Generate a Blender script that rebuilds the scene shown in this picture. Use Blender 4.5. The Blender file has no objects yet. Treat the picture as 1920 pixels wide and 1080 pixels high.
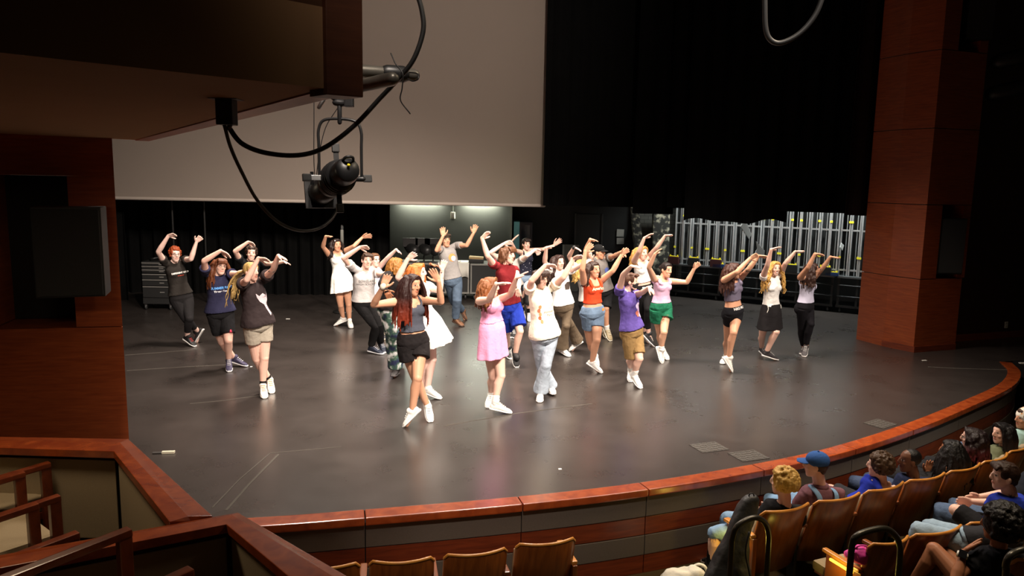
import bpy, bmesh, math, random
import numpy as np
from mathutils import Vector, Matrix, noise
from mathutils.bvhtree import BVHTree

C = bpy.context.scene.collection
S = bpy.context.scene
random.seed(7)

# ------------------------------------------------------------------ camera
PITCH = math.radians(8.11); ROLL = math.radians(1.02); FPX = 1403.0; CAMZ = 2.7
R0 = np.array([1.0, 0, 0]); U0 = np.array([0, math.sin(PITCH), math.cos(PITCH)]); FW = np.array([0, math.cos(PITCH), -math.sin(PITCH)])
RC = math.cos(ROLL) * R0 + math.sin(ROLL) * U0
UC = -math.sin(ROLL) * R0 + math.cos(ROLL) * U0
CO = np.array([0, 0, CAMZ])
cd = bpy.data.cameras.new('camera'); cam = bpy.data.objects.new('camera', cd); C.objects.link(cam)
cd.sensor_width = 36.0; cd.lens = FPX / 1920 * 36.0; cd.clip_start = 0.05; cd.clip_end = 200
cam.matrix_world = Matrix(((RC[0], UC[0], -FW[0], 0), (RC[1], UC[1], -FW[1], 0), (RC[2], UC[2], -FW[2], CAMZ), (0, 0, 0, 1)))
S.camera = cam

# ------------------------------------------------------------------ world, exposure, lights
w = bpy.data.worlds.new('world'); S.world = w; w.use_nodes = True
w.node_tree.nodes['Background'].inputs[0].default_value = (1.0, 0.72, 0.5, 1)
w.node_tree.nodes['Background'].inputs[1].default_value = 0.006
S.view_settings.view_transform = 'Standard'; S.view_settings.look = 'None'
S.view_settings.exposure = 0.0; S.view_settings.gamma = 1.0; S.view_settings.use_curve_mapping = False

def lamp(kind, loc, target, power, color, **kw):
    l = bpy.data.lights.new('lamp_light', kind); l.energy = power; l.color = color
    o = bpy.data.objects.new('lamp_light', l); C.objects.link(o); o.location = loc
    o.rotation_euler = (Vector(target) - Vector(loc)).to_track_quat('-Z', 'Y').to_euler()
    for k, v in kw.items(): setattr(l, k, v)
    return o
WARM = (1.0, 0.87, 0.75)
# front of house spots over the audience (stage axis runs up-left from the camera)
for (lx, ly, lz), (tx, ty), p, ang in [
        ((1.6, 0.6, 8.6), (-3.4, 10.6), 4600, 44), ((4.0, 2.6, 8.6), (-0.9, 10.6), 5200, 46),
        ((6.4, 4.2, 8.6), (2.2, 10.4), 4300, 44), ((8.6, 6.2, 8.6), (3.8, 10.4), 1500, 40),
        ((0.2, 0.2, 8.8), (-1.2, 8.8), 3200, 44)]:
    lamp('SPOT', (lx, ly, lz), (tx, ty, 0.9), p, WARM, spot_size=math.radians(ang), spot_blend=0.75, shadow_soft_size=0.35)
# top light from the first electric above the dancers
for x, y, p in [(-3.2, 11.2, 260), (0.0, 10.6, 300), (2.8, 10.6, 220)]:
    lamp('AREA', (x, y, 6.6), (x, y - 0.6, 0), p, WARM, shape='DISK', size=1.0, spread=math.radians(100))
# spots added to brighten the hanging screen: front spill, strip-light glow from behind
lamp('SPOT', (3.2, 1.6, 9.0), (-3.6, 15.4, 5.6), 4300, (1.0, 0.86, 0.74), spot_size=math.radians(52), spot_blend=1.0, shadow_soft_size=0.5)
lamp('SPOT', (-0.15, 16.7, 2.35), (-0.05, 15.4, 2.95), 70, (0.95, 1.0, 0.62), spot_size=math.radians(95), spot_blend=1.0, shadow_soft_size=0.3)
# dim house lights over the audience and the boxes
lamp('AREA', (3.8, 5.6, 6.5), (3.4, 5.9, -0.5), 140, (1.0, 0.8, 0.56), shape='DISK', size=1.6, spread=math.radians(120))
lamp('AREA', (-3.0, 4.1, 2.7), (-2.7, 4.25, 0.0), 20, (1.0, 0.78, 0.52), shape='DISK', size=0.5)

# ------------------------------------------------------------------ projection helpers (photo pixel -> place)
def ray(x, y): return (FW * FPX + RC * (x - 960) + UC * (540 - y)) / FPX
def atz(x, y, z):
    d = ray(x, y); return CO + d * ((z - CAMZ) / d[2])
def aty(x, y, Y):
    d = ray(x, y); return CO + d * (Y / d[1])
def V(*a): return np.array(a, float)
def nrm(v):
    v = np.asarray(v, float); n = np.linalg.norm(v); return v / n if n > 1e-9 else v
# ------------------------------------------------------------------ scene helpers
def tag(o, label=None, cat=None, group=None, kind=None):
    if label: o['label'] = label
    if cat: o['category'] = cat
    if group: o['group'] = group
    if kind: o['kind'] = kind
    return o
def thing(name, label, cat, loc=(0, 0, 0), group=None, rz=0):
    o = bpy.data.objects.new(name, None); C.objects.link(o); o.location = loc; o.rotation_euler = (0, 0, rz)
    o.empty_display_size = 0.1
    return tag(o, label, cat, group)
def copy_tree(o, parent=None):
    c = o.copy(); C.objects.link(c)
    if parent is not None: c.parent = parent
    for ch in list(o.children): copy_tree(ch, c)
    return c

class MB:
    """collects shapes, links them as ONE mesh object"""
    def __init__(s): s.v = []; s.f = []
    def add(s, vs, fs):
        b = len(s.v); s.v.extend([tuple(map(float, p)) for p in vs]); s.f.extend([tuple(i + b for i in f) for f in fs]); return s
    def box(s, c, size, ax=None):
        c = V(*c); h = np.array(size, float) / 2
        A = np.eye(3) if ax is None else np.array([nrm(a) for a in ax])
        vs = [c + A[0] * h[0] * i + A[1] * h[1] * j + A[2] * h[2] * k for i in (-1, 1) for j in (-1, 1) for k in (-1, 1)]
        return s.add(vs, [(0, 1, 3, 2), (4, 6, 7, 5), (0, 4, 5, 1), (2, 3, 7, 6), (0, 2, 6, 4), (1, 5, 7, 3)])
    def loft(s, rings, cap=True):
        n = len(rings[0]); vs = [p for r in rings for p in r]; fs = []
        for i in range(len(rings) - 1):
            for j in range(n):
                a = i * n + j; b = i * n + (j + 1) % n; fs.append((a, b, b + n, a + n))
        if cap:
            vs = vs + [np.mean(rings[0], axis=0), np.mean(rings[-1], axis=0)]; k = len(rings) * n; o = (len(rings) - 1) * n
            for j in range(n):
                fs.append((k, (j + 1) % n, j)); fs.append((k + 1, o + j, o + (j + 1) % n))
        return s.add(vs, fs)
    def tube(s, pts, rads, n=10, up=None, flat=1.0, round_ends=True):
        pts = [np.asarray(p, float) for p in pts]; m = len(pts)
        if np.isscalar(rads): rads = [rads] * m
        if round_ends:
            a = nrm(pts[0] - pts[1]); b = nrm(pts[-1] - pts[-2]); r0, r1 = rads[0], rads[-1]
            pts = [pts[0] + a * r0 * 0.95, pts[0] + a * r0 * 0.7] + pts + [pts[-1] + b * r1 * 0.7, pts[-1] + b * r1 * 0.95]
            rads = [r0 * 0.3, r0 * 0.72] + list(rads) + [r1 * 0.72, r1 * 0.3]; m += 4
        rings = []; t = nrm(pts[1] - pts[0])
        u = np.array(up, float) if up is not None else (V(0, 0, 1) if abs(t[2]) < 0.9 else V(1, 0, 0))
        for i in range(m):
            if i == 0: t = nrm(pts[1] - pts[0])
            elif i == m - 1: t = nrm(pts[-1] - pts[-2])
            else:
                t = nrm(nrm(pts[i + 1] - pts[i]) + nrm(pts[i] - pts[i - 1]))
            u = nrm(u - t * np.dot(u, t)); w = np.cross(t, u)
            rings.append([pts[i] + (u * math.cos(2 * math.pi * k / n) * flat + w * math.sin(2 * math.pi * k / n)) * rads[i] for k in range(n)])
        return s.loft(rings)
    def ell(s, c, r, ax=None, n=12, m=8):
        c = V(*c); A = np.eye(3) if ax is None else np.array([nrm(a) for a in ax]); r = (r, r, r) if np.isscalar(r) else r
        rings = []
        for i in range(1, m):
            th = math.pi * i / m
            rings.append([c + A[2] * r[2] * math.cos(math.pi - th) + (A[0] * r[0] * math.cos(2 * math.pi * k / n) + A[1] * r[1] * math.sin(2 * math.pi * k / n)) * math.sin(th) for k in range(n)])
        return s.loft(rings)
    def mesh(s, name='mesh', off=None):
        me = bpy.data.meshes.new(name); vs = np.array(s.v, float)
        if off is not None: vs = vs - np.array(off)
        me.from_pydata([tuple(p) for p in vs], [], s.f); me.update(); return me
    def build(s, name, mat, parent=None, smooth=False, local=False, bevel=0.0, off=None):
        if parent is not None and not local: off = root_loc(parent)
        me = s.mesh(name, off); 
        if bevel:
            bm = bmesh.new(); bm.from_mesh(me)
            bmesh.ops.bevel(bm, geom=[e for e in bm.edges if len(e.link_faces) == 2 and e.calc_face_angle(0) > 0.5], offset=bevel, segments=2, profile=0.7, affect='EDGES', clamp_overlap=True)
            bm.to_mesh(me); bm.free()
        return link(name, me, mat, parent, smooth)
def root_loc(p):
    v = V(0, 0, 0)
    while p is not None: v = v + np.array(p.location); p = p.parent
    return v
def link(name, me, mat, parent=None, smooth=False):
    o = bpy.data.objects.new(name, me); C.objects.link(o); me.name = name
    if mat is not None and not me.materials: me.materials.append(mat)
    elif mat is not None: me.materials[0] = mat
    if parent is not None: o.parent = parent
    if smooth: me.polygons.foreach_set('use_smooth', [True] * len(me.polygons))
    return o
def structure(name, mb, mat, smooth=False, bevel=0.0):
    return tag(mb.build(name, mat, None, smooth, bevel=bevel), kind='structure')
_tex = {}
def folds_tex(scale):
    if scale not in _tex:
        t = bpy.data.textures.new('folds', 'CLOUDS'); t.noise_scale = scale; t.noise_depth = 2; _tex[scale] = t
    return _tex[scale]
def fuse(mb, voxel, iters=2, fold=0.0, fold_scale=0.08, fac=0.5):
    """union of overlapping shapes grown into one continuous smooth surface"""
    me = mb.mesh(); o = bpy.data.objects.new('fuse_work', me); C.objects.link(o)
    m = o.modifiers.new('r', 'REMESH'); m.mode = 'VOXEL'; m.voxel_size = voxel; m.adaptivity = 0
    if iters:
        m = o.modifiers.new('s', 'SMOOTH'); m.factor = fac; m.iterations = iters
    if fold:
        m = o.modifiers.new('d', 'DISPLACE'); m.texture = folds_tex(fold_scale); m.strength = fold; m.mid_level = 0.5; m.texture_coords = 'LOCAL'
    dg = bpy.context.evaluated_depsgraph_get()
    out = bpy.data.meshes.new_from_object(o.evaluated_get(dg))
    bpy.data.objects.remove(o); bpy.data.meshes.remove(me)
    return out
def place(name, me, mat, parent, smooth=True):
    off = root_loc(parent); n = len(me.vertices); a = np.empty(n * 3); me.vertices.foreach_get('co', a)
    a = (a.reshape(-1, 3) - off).ravel(); me.vertices.foreach_set('co', a); me.update()
    return link(name, me, mat, parent, smooth)

# ------------------------------------------------------------------ materials
def srgb(h):
    h = h.lstrip('#'); c = [int(h[i:i + 2], 16) / 255 for i in (0, 2, 4)]
    return tuple(x / 12.92 if x <= 0.04045 else ((x + 0.055) / 1.055) ** 2.4 for x in c) + (1,)
_mats = {}
def mat(key, col, rough=0.6, metal=0.0, spec=0.5, noise_amt=0.0, noise_scale=20, bump=0.0, bump_scale=200, emit=None, estr=0.0, coat=0.0, sheen=0.0, sss=0.0):
    if key in _mats: return _mats[key]
    m = bpy.data.materials.new(key); m.use_nodes = True; nt = m.node_tree; b = nt.nodes['Principled BSDF']
    c = srgb(col) if isinstance(col, str) else tuple(col) + ((1,) if len(col) == 3 else ())
    b.inputs['Base Color'].default_value = c; b.inputs['Roughness'].default_value = rough; b.inputs['Metallic'].default_value = metal
    b.inputs['Specular IOR Level'].default_value = spec; b.inputs['Coat Weight'].default_value = coat; b.inputs['Sheen Weight'].default_value = sheen
    if emit is not None:
        b.inputs['Emission Color'].default_value = srgb(emit); b.inputs['Emission Strength'].default_value = estr
    tc = nt.nodes.new('ShaderNodeTexCoord')
    if noise_amt:
        n = nt.nodes.new('ShaderNodeTexNoise'); n.inputs['Scale'].default_value = noise_scale; n.inputs['Detail'].default_value = 4
        nt.links.new(tc.outputs['Object'], n.inputs['Vector'])
        mx = nt.nodes.new('ShaderNodeMix'); mx.data_type = 'RGBA'
        mx.inputs['A'].default_value = tuple(x * (1 - noise_amt) for x in c[:3]) + (1,); mx.inputs['B'].default_value = tuple(min(1, x * (1 + noise_amt)) for x in c[:3]) + (1,)
        nt.links.new(n.outputs['Fac'], mx.inputs['Factor']); nt.links.new(mx.outputs['Result'], b.inputs['Base Color'])
    if bump:
        n = nt.nodes.new('ShaderNodeTexNoise'); n.inputs['Scale'].default_value = bump_scale; n.inputs['Detail'].default_value = 3
        nt.links.new(tc.outputs['Object'], n.inputs['Vector'])
        bp = nt.nodes.new('ShaderNodeBump'); bp.inputs['Strength'].default_value = bump; bp.inputs['Distance'].default_value = 0.01
        nt.links.new(n.outputs['Fac'], bp.inputs['Height']); nt.links.new(bp.outputs['Normal'], b.inputs['Normal'])
    _mats[key] = m; return m
def cloth(col): return mat('cloth_' + col, col, 0.9, spec=0.2, noise_amt=0.08, noise_scale=60, bump=0.25, bump_scale=45)
def denim(col): return mat('denim_' + col, col, 0.85, spec=0.25, noise_amt=0.28, noise_scale=22, bump=0.3, bump_scale=60)
def hairmat(col):
    key = 'hair_' + col
    if key in _mats: return _mats[key]
    m = mat(key, col, 0.5, spec=0.3); nt = m.node_tree; b = nt.nodes['Principled BSDF']; L = nt.links.new; c = srgb(col)
    tc = nt.nodes.new('ShaderNodeTexCoord'); mp = nt.nodes.new('ShaderNodeMapping'); mp.inputs['Scale'].default_value = (110, 110, 9); L(tc.outputs['Object'], mp.inputs['Vector'])
    n = nt.nodes.new('ShaderNodeTexNoise'); n.inputs['Scale'].default_value = 1.0; n.inputs['Detail'].default_value = 3; L(mp.outputs['Vector'], n.inputs['Vector'])
    mx = nt.nodes.new('ShaderNodeMix'); mx.data_type = 'RGBA'; mx.inputs['A'].default_value = tuple(x * .55 for x in c[:3]) + (1,); mx.inputs['B'].default_value = tuple(min(1, x * 1.45) for x in c[:3]) + (1,)
    L(n.outputs['Fac'], mx.inputs['Factor']); L(mx.outputs['Result'], b.inputs['Base Color'])
    bp = nt.nodes.new('ShaderNodeBump'); bp.inputs['Strength'].default_value = .55; bp.inputs['Distance'].default_value = .01; L(n.outputs['Fac'], bp.inputs['Height']); L(bp.outputs['Normal'], b.inputs['Normal'])
    return m
def wood(key, dark, light, rough=0.35, scale=(1.2, 1.2, 14), coat=0.3, glow=None):
    if key in _mats: return _mats[key]
    m = bpy.data.materials.new(key); m.use_nodes = True; nt = m.node_tree; b = nt.nodes['Principled BSDF']
    tc = nt.nodes.new('ShaderNodeTexCoord'); mp = nt.nodes.new('ShaderNodeMapping'); mp.inputs['Scale'].default_value = scale
    n = nt.nodes.new('ShaderNodeTexNoise'); n.inputs['Scale'].default_value = 3; n.inputs['Detail'].default_value = 6; n.inputs['Distortion'].default_value = 0.6
    cr = nt.nodes.new('ShaderNodeValToRGB'); cr.color_ramp.elements[0].position = 0.3; cr.color_ramp.elements[1].position = 0.72
    cr.color_ramp.elements[0].color = srgb(dark); cr.color_ramp.elements[1].color = srgb(light)
    L = nt.links.new; L(tc.outputs['Object'], mp.inputs['Vector']); L(mp.outputs['Vector'], n.inputs['Vector']); L(n.outputs['Fac'], cr.inputs['Fac']); L(cr.outputs['Color'], b.inputs['Base Color'])
    b.inputs['Roughness'].default_value = rough; b.inputs['Coat Weight'].default_value = coat; b.inputs['Coat Roughness'].default_value = 0.25
    _mats[key] = m; return m
BLACK_CLOTH = mat('black_drape', (0.004, 0.004, 0.004), 0.95, spec=0.05, noise_amt=0.3, noise_scale=3)
BLACK_METAL = mat('black_metal', (0.012, 0.012, 0.012), 0.42, spec=0.5)
DARK_PAINT = mat('dark_paint', (0.012, 0.012, 0.0115), 0.7, noise_amt=0.3, noise_scale=3)
STEEL = mat('steel', (0.42, 0.42, 0.42), 0.35, metal=1.0, noise_amt=0.2, noise_scale=8)
CHERRY = wood('cherry_wood', '#7a3316', '#9a4a22', 0.38)
CHERRY_RAIL = wood('cherry_rail_wood', '#7c3015', '#a04a20', 0.27, (3, 3, 3), 0.5)
DEEP_WOOD = wood('deep_wood', '#5a2210', '#7a3418', 0.45)
SEAT_WOOD = wood('seat_wood', '#6b3410', '#8f4e1c', 0.33, (9, 1.2, 1.2), 0.4)
SEAT_EDGE = wood('seat_edge_wood', '#b8732c', '#d09040', 0.35, (2, 2, 2))
BEIGE = mat('beige_fabric', '#a08f74', 0.9, spec=0.15, noise_amt=0.1, noise_scale=120, bump=0.2, bump_scale=300)
GREY_FABRIC = mat('grey_fabric', '#5c534b', 0.9, spec=0.15, noise_amt=0.12, noise_scale=90, bump=0.2, bump_scale=300)
WHITE = mat('white_paint', '#dedbd4', 0.6)
YELLOW = mat('yellow_tape', '#e6d21e', 0.6)
# ------------------------------------------------------------------ the setting
FLOOR_Z = -0.8
def catmull(P, n=10):
    P = [np.array(p, float) for p in P]; out = []
    Q = [2 * P[0] - P[1]] + P + [2 * P[-1] - P[-2]]
    for i in range(1, len(Q) - 2):
        for k in range(n):
            t = k / n; a, b, c, d = Q[i - 1:i + 3]
            out.append(0.5 * (2 * b + (c - a) * t + (2 * a - 5 * b + 4 * c - d) * t * t + (3 * b - a - 3 * c + d) * t ** 3))
    out.append(P[-1]); return out
edge_in = catmull([(-5.2, 5.3), (-3.6, 5.42), (-2.07, 5.64), (-1.18, 5.83), (0.08, 6.14), (1.19, 6.49), (2.37, 6.99), (3.37, 7.52), (4.6, 8.37), (5.75, 9.28), (6.81, 10.18), (7.45, 10.95), (7.75, 11.6)], 8)
def offset_curve(P, d):
    out = []
    for i, p in enumerate(P):
        t = nrm(P[min(i + 1, len(P) - 1)] - P[max(i - 1, 0)]); out.append(p + np.array([t[1], -t[0]]) * d)
    return out
RAIL_W = 0.17
edge_out = offset_curve(edge_in, RAIL_W)
# stage floor: painted black boards, scuffed
def stage_mat():
    m = bpy.data.materials.new('stage_floor_black'); m.use_nodes = True; nt = m.node_tree; b = nt.nodes['Principled BSDF']; L = nt.links.new
    tc = nt.nodes.new('ShaderNodeTexCoord')
    n = nt.nodes.new('ShaderNodeTexNoise'); n.inputs['Scale'].default_value = 1.6; n.inputs['Detail'].default_value = 9; n.inputs['Roughness'].default_value = 0.65
    L(tc.outputs['Object'], n.inputs['Vector'])
    cr = nt.nodes.new('ShaderNodeValToRGB'); cr.color_ramp.elements[0].position = 0.3; cr.color_ramp.elements[1].position = 0.75
    cr.color_ramp.elements[0].color = (0.0255, 0.0205, 0.0185, 1); cr.color_ramp.elements[1].color = (0.038, 0.0305, 0.0275, 1)
    L(n.outputs['Fac'], cr.inputs['Fac'])
    mp = nt.nodes.new('ShaderNodeMapping'); mp.inputs['Scale'].default_value = (3.2, 15, 1); mp.inputs['Rotation'].default_value = (0, 0, 0.4); L(tc.outputs['Object'], mp.inputs['Vector'])
    n2 = nt.nodes.new('ShaderNodeTexNoise'); n2.inputs['Scale'].default_value = 2.6; n2.inputs['Detail'].default_value = 9; n2.inputs['Roughness'].default_value = 0.75; L(mp.outputs['Vector'], n2.inputs['Vector'])
    c2 = nt.nodes.new('ShaderNodeValToRGB'); c2.color_ramp.elements[0].position = 0.60; c2.color_ramp.elements[1].position = 0.70
    c2.color_ramp.elements[0].color = (0, 0, 0, 1); c2.color_ramp.elements[1].color = (0.4, 0.4, 0.4, 1); L(n2.outputs['Fac'], c2.inputs['Fac'])
    mx = nt.nodes.new('ShaderNodeMix'); mx.data_type = 'RGBA'; mx.inputs['B'].default_value = (0.13, 0.12, 0.11, 1)
    L(c2.outputs['Color'], mx.inputs['Factor']); L(cr.outputs['Color'], mx.inputs['A']); L(mx.outputs['Result'], b.inputs['Base Color'])
    r = nt.nodes.new('ShaderNodeMapRange'); r.inputs['To Min'].default_value = 0.23; r.inputs['To Max'].default_value = 0.34; L(n.outputs['Fac'], r.inputs['Value']); L(r.outputs['Result'], b.inputs['Roughness'])
    b.inputs['Specular IOR Level'].default_value = 0.8
    return m
mb = MB(); top = [(p[0], p[1], 0.0) for p in edge_in] + [(12, 13.2, 0), (12, 22, 0), (-12, 22, 0), (-12, 5.3, 0)]
bot = [(x, y, -0.06) for x, y, z in top]
n = len(top); mb.add(top + bot, [tuple(range(n)), tuple(range(2 * n - 1, n - 1, -1))] + [(i, i + n, (i + 1) % n + n, (i + 1) % n) for i in range(n)])
structure('floor', mb, stage_mat())
# wooden lip, fascia bands in segments
def strip(A, B, z0, z1, dA=None):
    """solid between plan curves A and B from z0 to z1"""
    rings = [[(a[0], a[1], z0), (b[0], b[1], z0), (b[0], b[1], z1), (a[0], a[1], z1)] for a, b in zip(A, B)]
    return MB().loft([[np.array(p, float) for p in r] for r in rings])
seams_px = [(685, 960), (970, 935), (1207, 909), (1408, 877), (1590, 838), (1700, 800), (1790, 765), (1870, 722)]
eo = np.array(edge_out); cuts = [0]
for x, y in seams_px:
    q = atz(x, y, 0)[:2]; cuts.append(int(np.argmin(np.linalg.norm(eo - q, axis=1))))
cuts.append(len(eo) - 1)
k = 0
for a, b in zip(cuts[:-1], cuts[1:]):
    if b <= a: continue
    k += 1
    def seg(curve, gap=0.004):
        c = [np.array(p) for p in curve[a:b + 1]]
        c[0] = c[0] + nrm(c[1] - c[0]) * gap; c[-1] = c[-1] + nrm(c[-2] - c[-1]) * gap; return c
    structure('trim_%d' % k, strip(seg(edge_in), seg(edge_out), -0.055, 0.012), CHERRY_RAIL, bevel=0.012)
    for z0, z1, m, dd in [(-0.255, -0.062, GREY_FABRIC, 0.135), (-0.43, -0.262, DEEP_WOOD, 0.13), (-0.62, -0.437, GREY_FABRIC, 0.135), (-0.80, -0.627, DEEP_WOOD, 0.13)]:
        k2 = {(-0.255): 'upper', (-0.43): 'band', (-0.62): 'lower', (-0.80): 'base'}[z0]
        structure('wall_stage_front_%s_%d' % (k2, k), strip(seg(offset_curve(edge_in, 0.05)), seg(offset_curve(edge_in, dd)), z0, z1), m, bevel=0.004)
structure('wall_stage_front_core', strip(offset_curve(edge_in, 0.0), offset_curve(edge_in, 0.1), -0.8, -0.06), BLACK_METAL)
# house floor with low risers behind the first row
CARPET = mat('house_carpet', '#40331f', 0.95, spec=0.1, noise_amt=0.25, noise_scale=60)
structure('floor_house', MB().box((2.0, 4.5, FLOOR_Z - 0.05), (30, 22, 0.1)), CARPET)

# back wall, side drapes
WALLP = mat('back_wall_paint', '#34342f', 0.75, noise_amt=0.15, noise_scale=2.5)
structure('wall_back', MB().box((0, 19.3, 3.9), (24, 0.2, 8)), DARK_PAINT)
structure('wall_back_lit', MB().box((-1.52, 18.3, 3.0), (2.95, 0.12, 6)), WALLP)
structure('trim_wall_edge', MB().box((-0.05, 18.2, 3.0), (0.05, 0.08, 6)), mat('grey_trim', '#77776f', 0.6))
structure('wall_right_wing', MB().box((0, 0, 3.5), (10.5, 0.15, 7), ax=((0.86, -0.5, 0), (0.5, 0.86, 0), (0, 0, 1))), DARK_PAINT).location = (8.8, 18.3, 0)
def drape(name, P, Q, z0, z1, label=None, cat='curtain', group=None, amp=0.05, step=0.22, m=None, hem=None, kind=None):
    P = np.array(P, float); Q = np.array(Q, float); L = np.linalg.norm(Q - P); t = (Q - P) / L; nn = np.array([-t[1], t[0]])
    N = max(12, int(L / step * 6)); f = []; 
    for i in range(N + 1):
        s = L * i / N; p = P + t * s + nn * amp * math.sin(2 * math.pi * s / step + 0.7 * math.sin(s * 1.7))
        zz = z0 + (hem(s / L) if hem else 0.0); f.append((p, zz))
    rings = [[V(p[0], p[1], zz), V(p[0] + nn[0] * 0.02, p[1] + nn[1] * 0.02, zz), V(p[0] + nn[0] * 0.02, p[1] + nn[1] * 0.02, z1), V(p[0], p[1], z1)] for p, zz in f]
    o = MB().loft(rings).build(name, m or BLACK_CLOTH, smooth=False)
    return tag(o, label, cat, group, kind)
def wx(px, Y): return aty(px, 400, Y)[0]
drape('stage_curtain', (-12, 17.0), (-2.85, 17.3), 0, 6.5, 'long black masking curtain closing the stage behind the dancers at left', amp=0.07, step=0.3)
drape('stage_curtain', (-9.4, 16.2), (-8.3, 16.0), 0, 6.5, 'narrow black curtain beside the tool chest at the left wing', amp=0.06, step=0.25)
# cyclorama screen
SCREEN = mat('screen_cloth', '#a79a90', 0.9, spec=0.1, noise_amt=0.03, noise_scale=1.5)
_nt = SCREEN.node_tree; _tr = _nt.nodes.new('ShaderNodeBsdfTranslucent'); _tr.inputs['Color'].default_value = srgb('#b8b2a4'); _mx = _nt.nodes.new('ShaderNodeMixShader'); _mx.inputs[0].default_value = 0.3
_nt.links.new(_nt.nodes['Principled BSDF'].outputs[0], _mx.inputs[1]); _nt.links.new(_tr.outputs[0], _mx.inputs[2]); _nt.links.new(_mx.outputs[0], _nt.nodes['Material Output'].inputs[0])
sr = thing('projection_screen', 'huge pale grey screen hanging over the back of the stage', 'screen', (0, 15.4, 0))
L0 = aty(120, 369, 15.4); R1 = aty(1020, 386, 15.4)
zb = 0.5 * (L0[2] + R1[2]) + 0.0
mb = MB(); mb.box(((L0[0] + R1[0]) / 2 - 1.0, 15.4, zb + 3.5), (R1[0] - L0[0] + 2.0, 0.02, 7.0)); mb.build('screen_cloth', SCREEN, sr)
MB().tube([V(L0[0] - 2, 15.4, zb), V(R1[0], 15.4, zb)], 0.035, 10).build('bottom_pipe', mat('screen_hem', '#b8aca2', 0.85), sr, True)
# black borders and legs right of the screen, each hem traced at its own depth
def border(px0, px1, hem_px, Y, label, Y1=None, amp=0.03, wav=None, m=None, name='black_border_curtain'):
    Y1 = Y1 or Y
    a = aty(px0, hem_px, Y); b = aty(px1, hem_px, Y1)
    return drape(name, a[:2], b[:2], 0.5 * (a[2] + b[2]), 8.5, label, amp=amp, step=0.35, hem=wav, group=None, m=m)
border(1018, 1300, 388, 15.2, 'black border curtain hanging directly right of the grey screen')
border(1186, 1262, 401, 14.8, 'short black border with a straight hem above the marbled set pieces')
border(1282, 1474, 415, 14.2, 'black border with the lowest wavy hem above the middle of the tube racks', wav=lambda t: 0.035 * math.sin(t * 9) + 0.02 * math.sin(t * 17))
border(1455, 1592, 397, 14.0, 'black border hanging above the right half of the tube racks', wav=lambda t: -0.02 * t)
border(1250, 1500, 391, 14.6, 'black border just above the gap between marbled piece and racks')
border(1585, 1700, 404, 13.3, 'dark reddish brown border curtain nearest the right proscenium pillar', m=mat('brown_drape', (0.012, 0.006, 0.005), 0.95, spec=0.05), wav=lambda t: -0.03 * t)
drape('black_side_curtain', (6.75, 13.6), (7.4, 14.4), 0, 8.0, 'black leg curtain hanging to the floor behind the right pillar', amp=0.04)

# proscenium pillars ------------------------------------------------
def prism(plan, z0, z1):
    n = len(plan); return MB().add([(x, y, z0) for x, y in plan] + [(x, y, z1) for x, y in plan], [tuple(range(n - 1, -1, -1)), tuple(range(n, 2 * n))] + [(i, (i + 1) % n, (i + 1) % n + n, i + n) for i in range(n)])
# right pillar: courses of veneer with thin joints; niches hold loudspeakers
Lp, Mp, Rp = atz(1655, 649, 0)[:2], atz(1712, 661, 0)[:2], atz(1790, 655, 0)[:2]
tR = nrm(Rp - Mp); back = np.array([tR[1] * -1, tR[0]])
def zat(px, py, P): # height of photo row py above plan point P
    d = ray(px, py); return CAMZ + d[2] * (P[1] / d[1])
zj = [0.0] + [zat(x, y, Mp) for x, y in [(1728, 524), (1745, 384), (1757, 240), (1770, 92)]] + [6.0, 8.5]
Nz0, Nz1 = zat(1760, 528, Mp), zat(1760, 384, Mp)
for i in range(len(zj) - 1):
    g = 0.006
    if i == 0: structure('wall_pillar_right_1', prism([Lp - back * 0.0, Mp, Rp, Rp + back * 1.0, Lp + back * 0.6], zj[0], zj[1] - g), CHERRY)
    elif i in (1, 4):   # course with a niche in the right face
        q1 = Mp + tR * 0.34; q2 = Mp + tR * 0.80
        structure('wall_pillar_right_%d' % (i + 1), prism([Lp, Mp, q1, q1 + back * 0.45, q2 + back * 0.45, q2, Rp + tR * 0.05, Rp + tR * 0.05 + back * 1.0, Lp + back * 0.6], zj[i] + g, zj[i + 1] - g), CHERRY)
    else: structure('wall_pillar_right_%d' % (i + 1), prism([Lp, Mp, Rp + tR * 0.05, Rp + tR * 0.05 + back * 1.0, Lp + back * 0.6], zj[i] + g, zj[i + 1] - g), CHERRY)
structure('wall_pillar_right_core', prism([Lp + back * 0.05 + tR * 0.03, Mp + back * 0.03, Mp + tR * 0.3 + back * 0.03, Mp + tR * 0.3 + back * 0.95, Lp + back * 0.55], 0, 8.5), BLACK_METAL)
structure('baseboard_pillar_right', prism([Lp - tR * 0.02, Mp - back * 0.015, Rp - back * 0.015, Rp + back * 0.02, Mp + back * 0.02, Lp + back * 0.03], 0, 0.1), DEEP_WOOD)
# wall right of the pillar, running toward the audience side
W1 = Rp + back * 0.5; W2 = np.array([13.5, 15.2])
structure('wall_right', prism([W1, W2, W2 + V(0, 0.3)[:2] if False else W2 + np.array([0, 0.3]), W1 + np.array([0, 0.3])], 0.0, 8), wood('dark_wall_wood', '#2a120a', '#38190e', 0.6))
structure('baseboard_right', prism([W1 - back * 0.03, W2 - back * 0.03, W2, W1], 0, 0.12), DEEP_WOOD)
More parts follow.
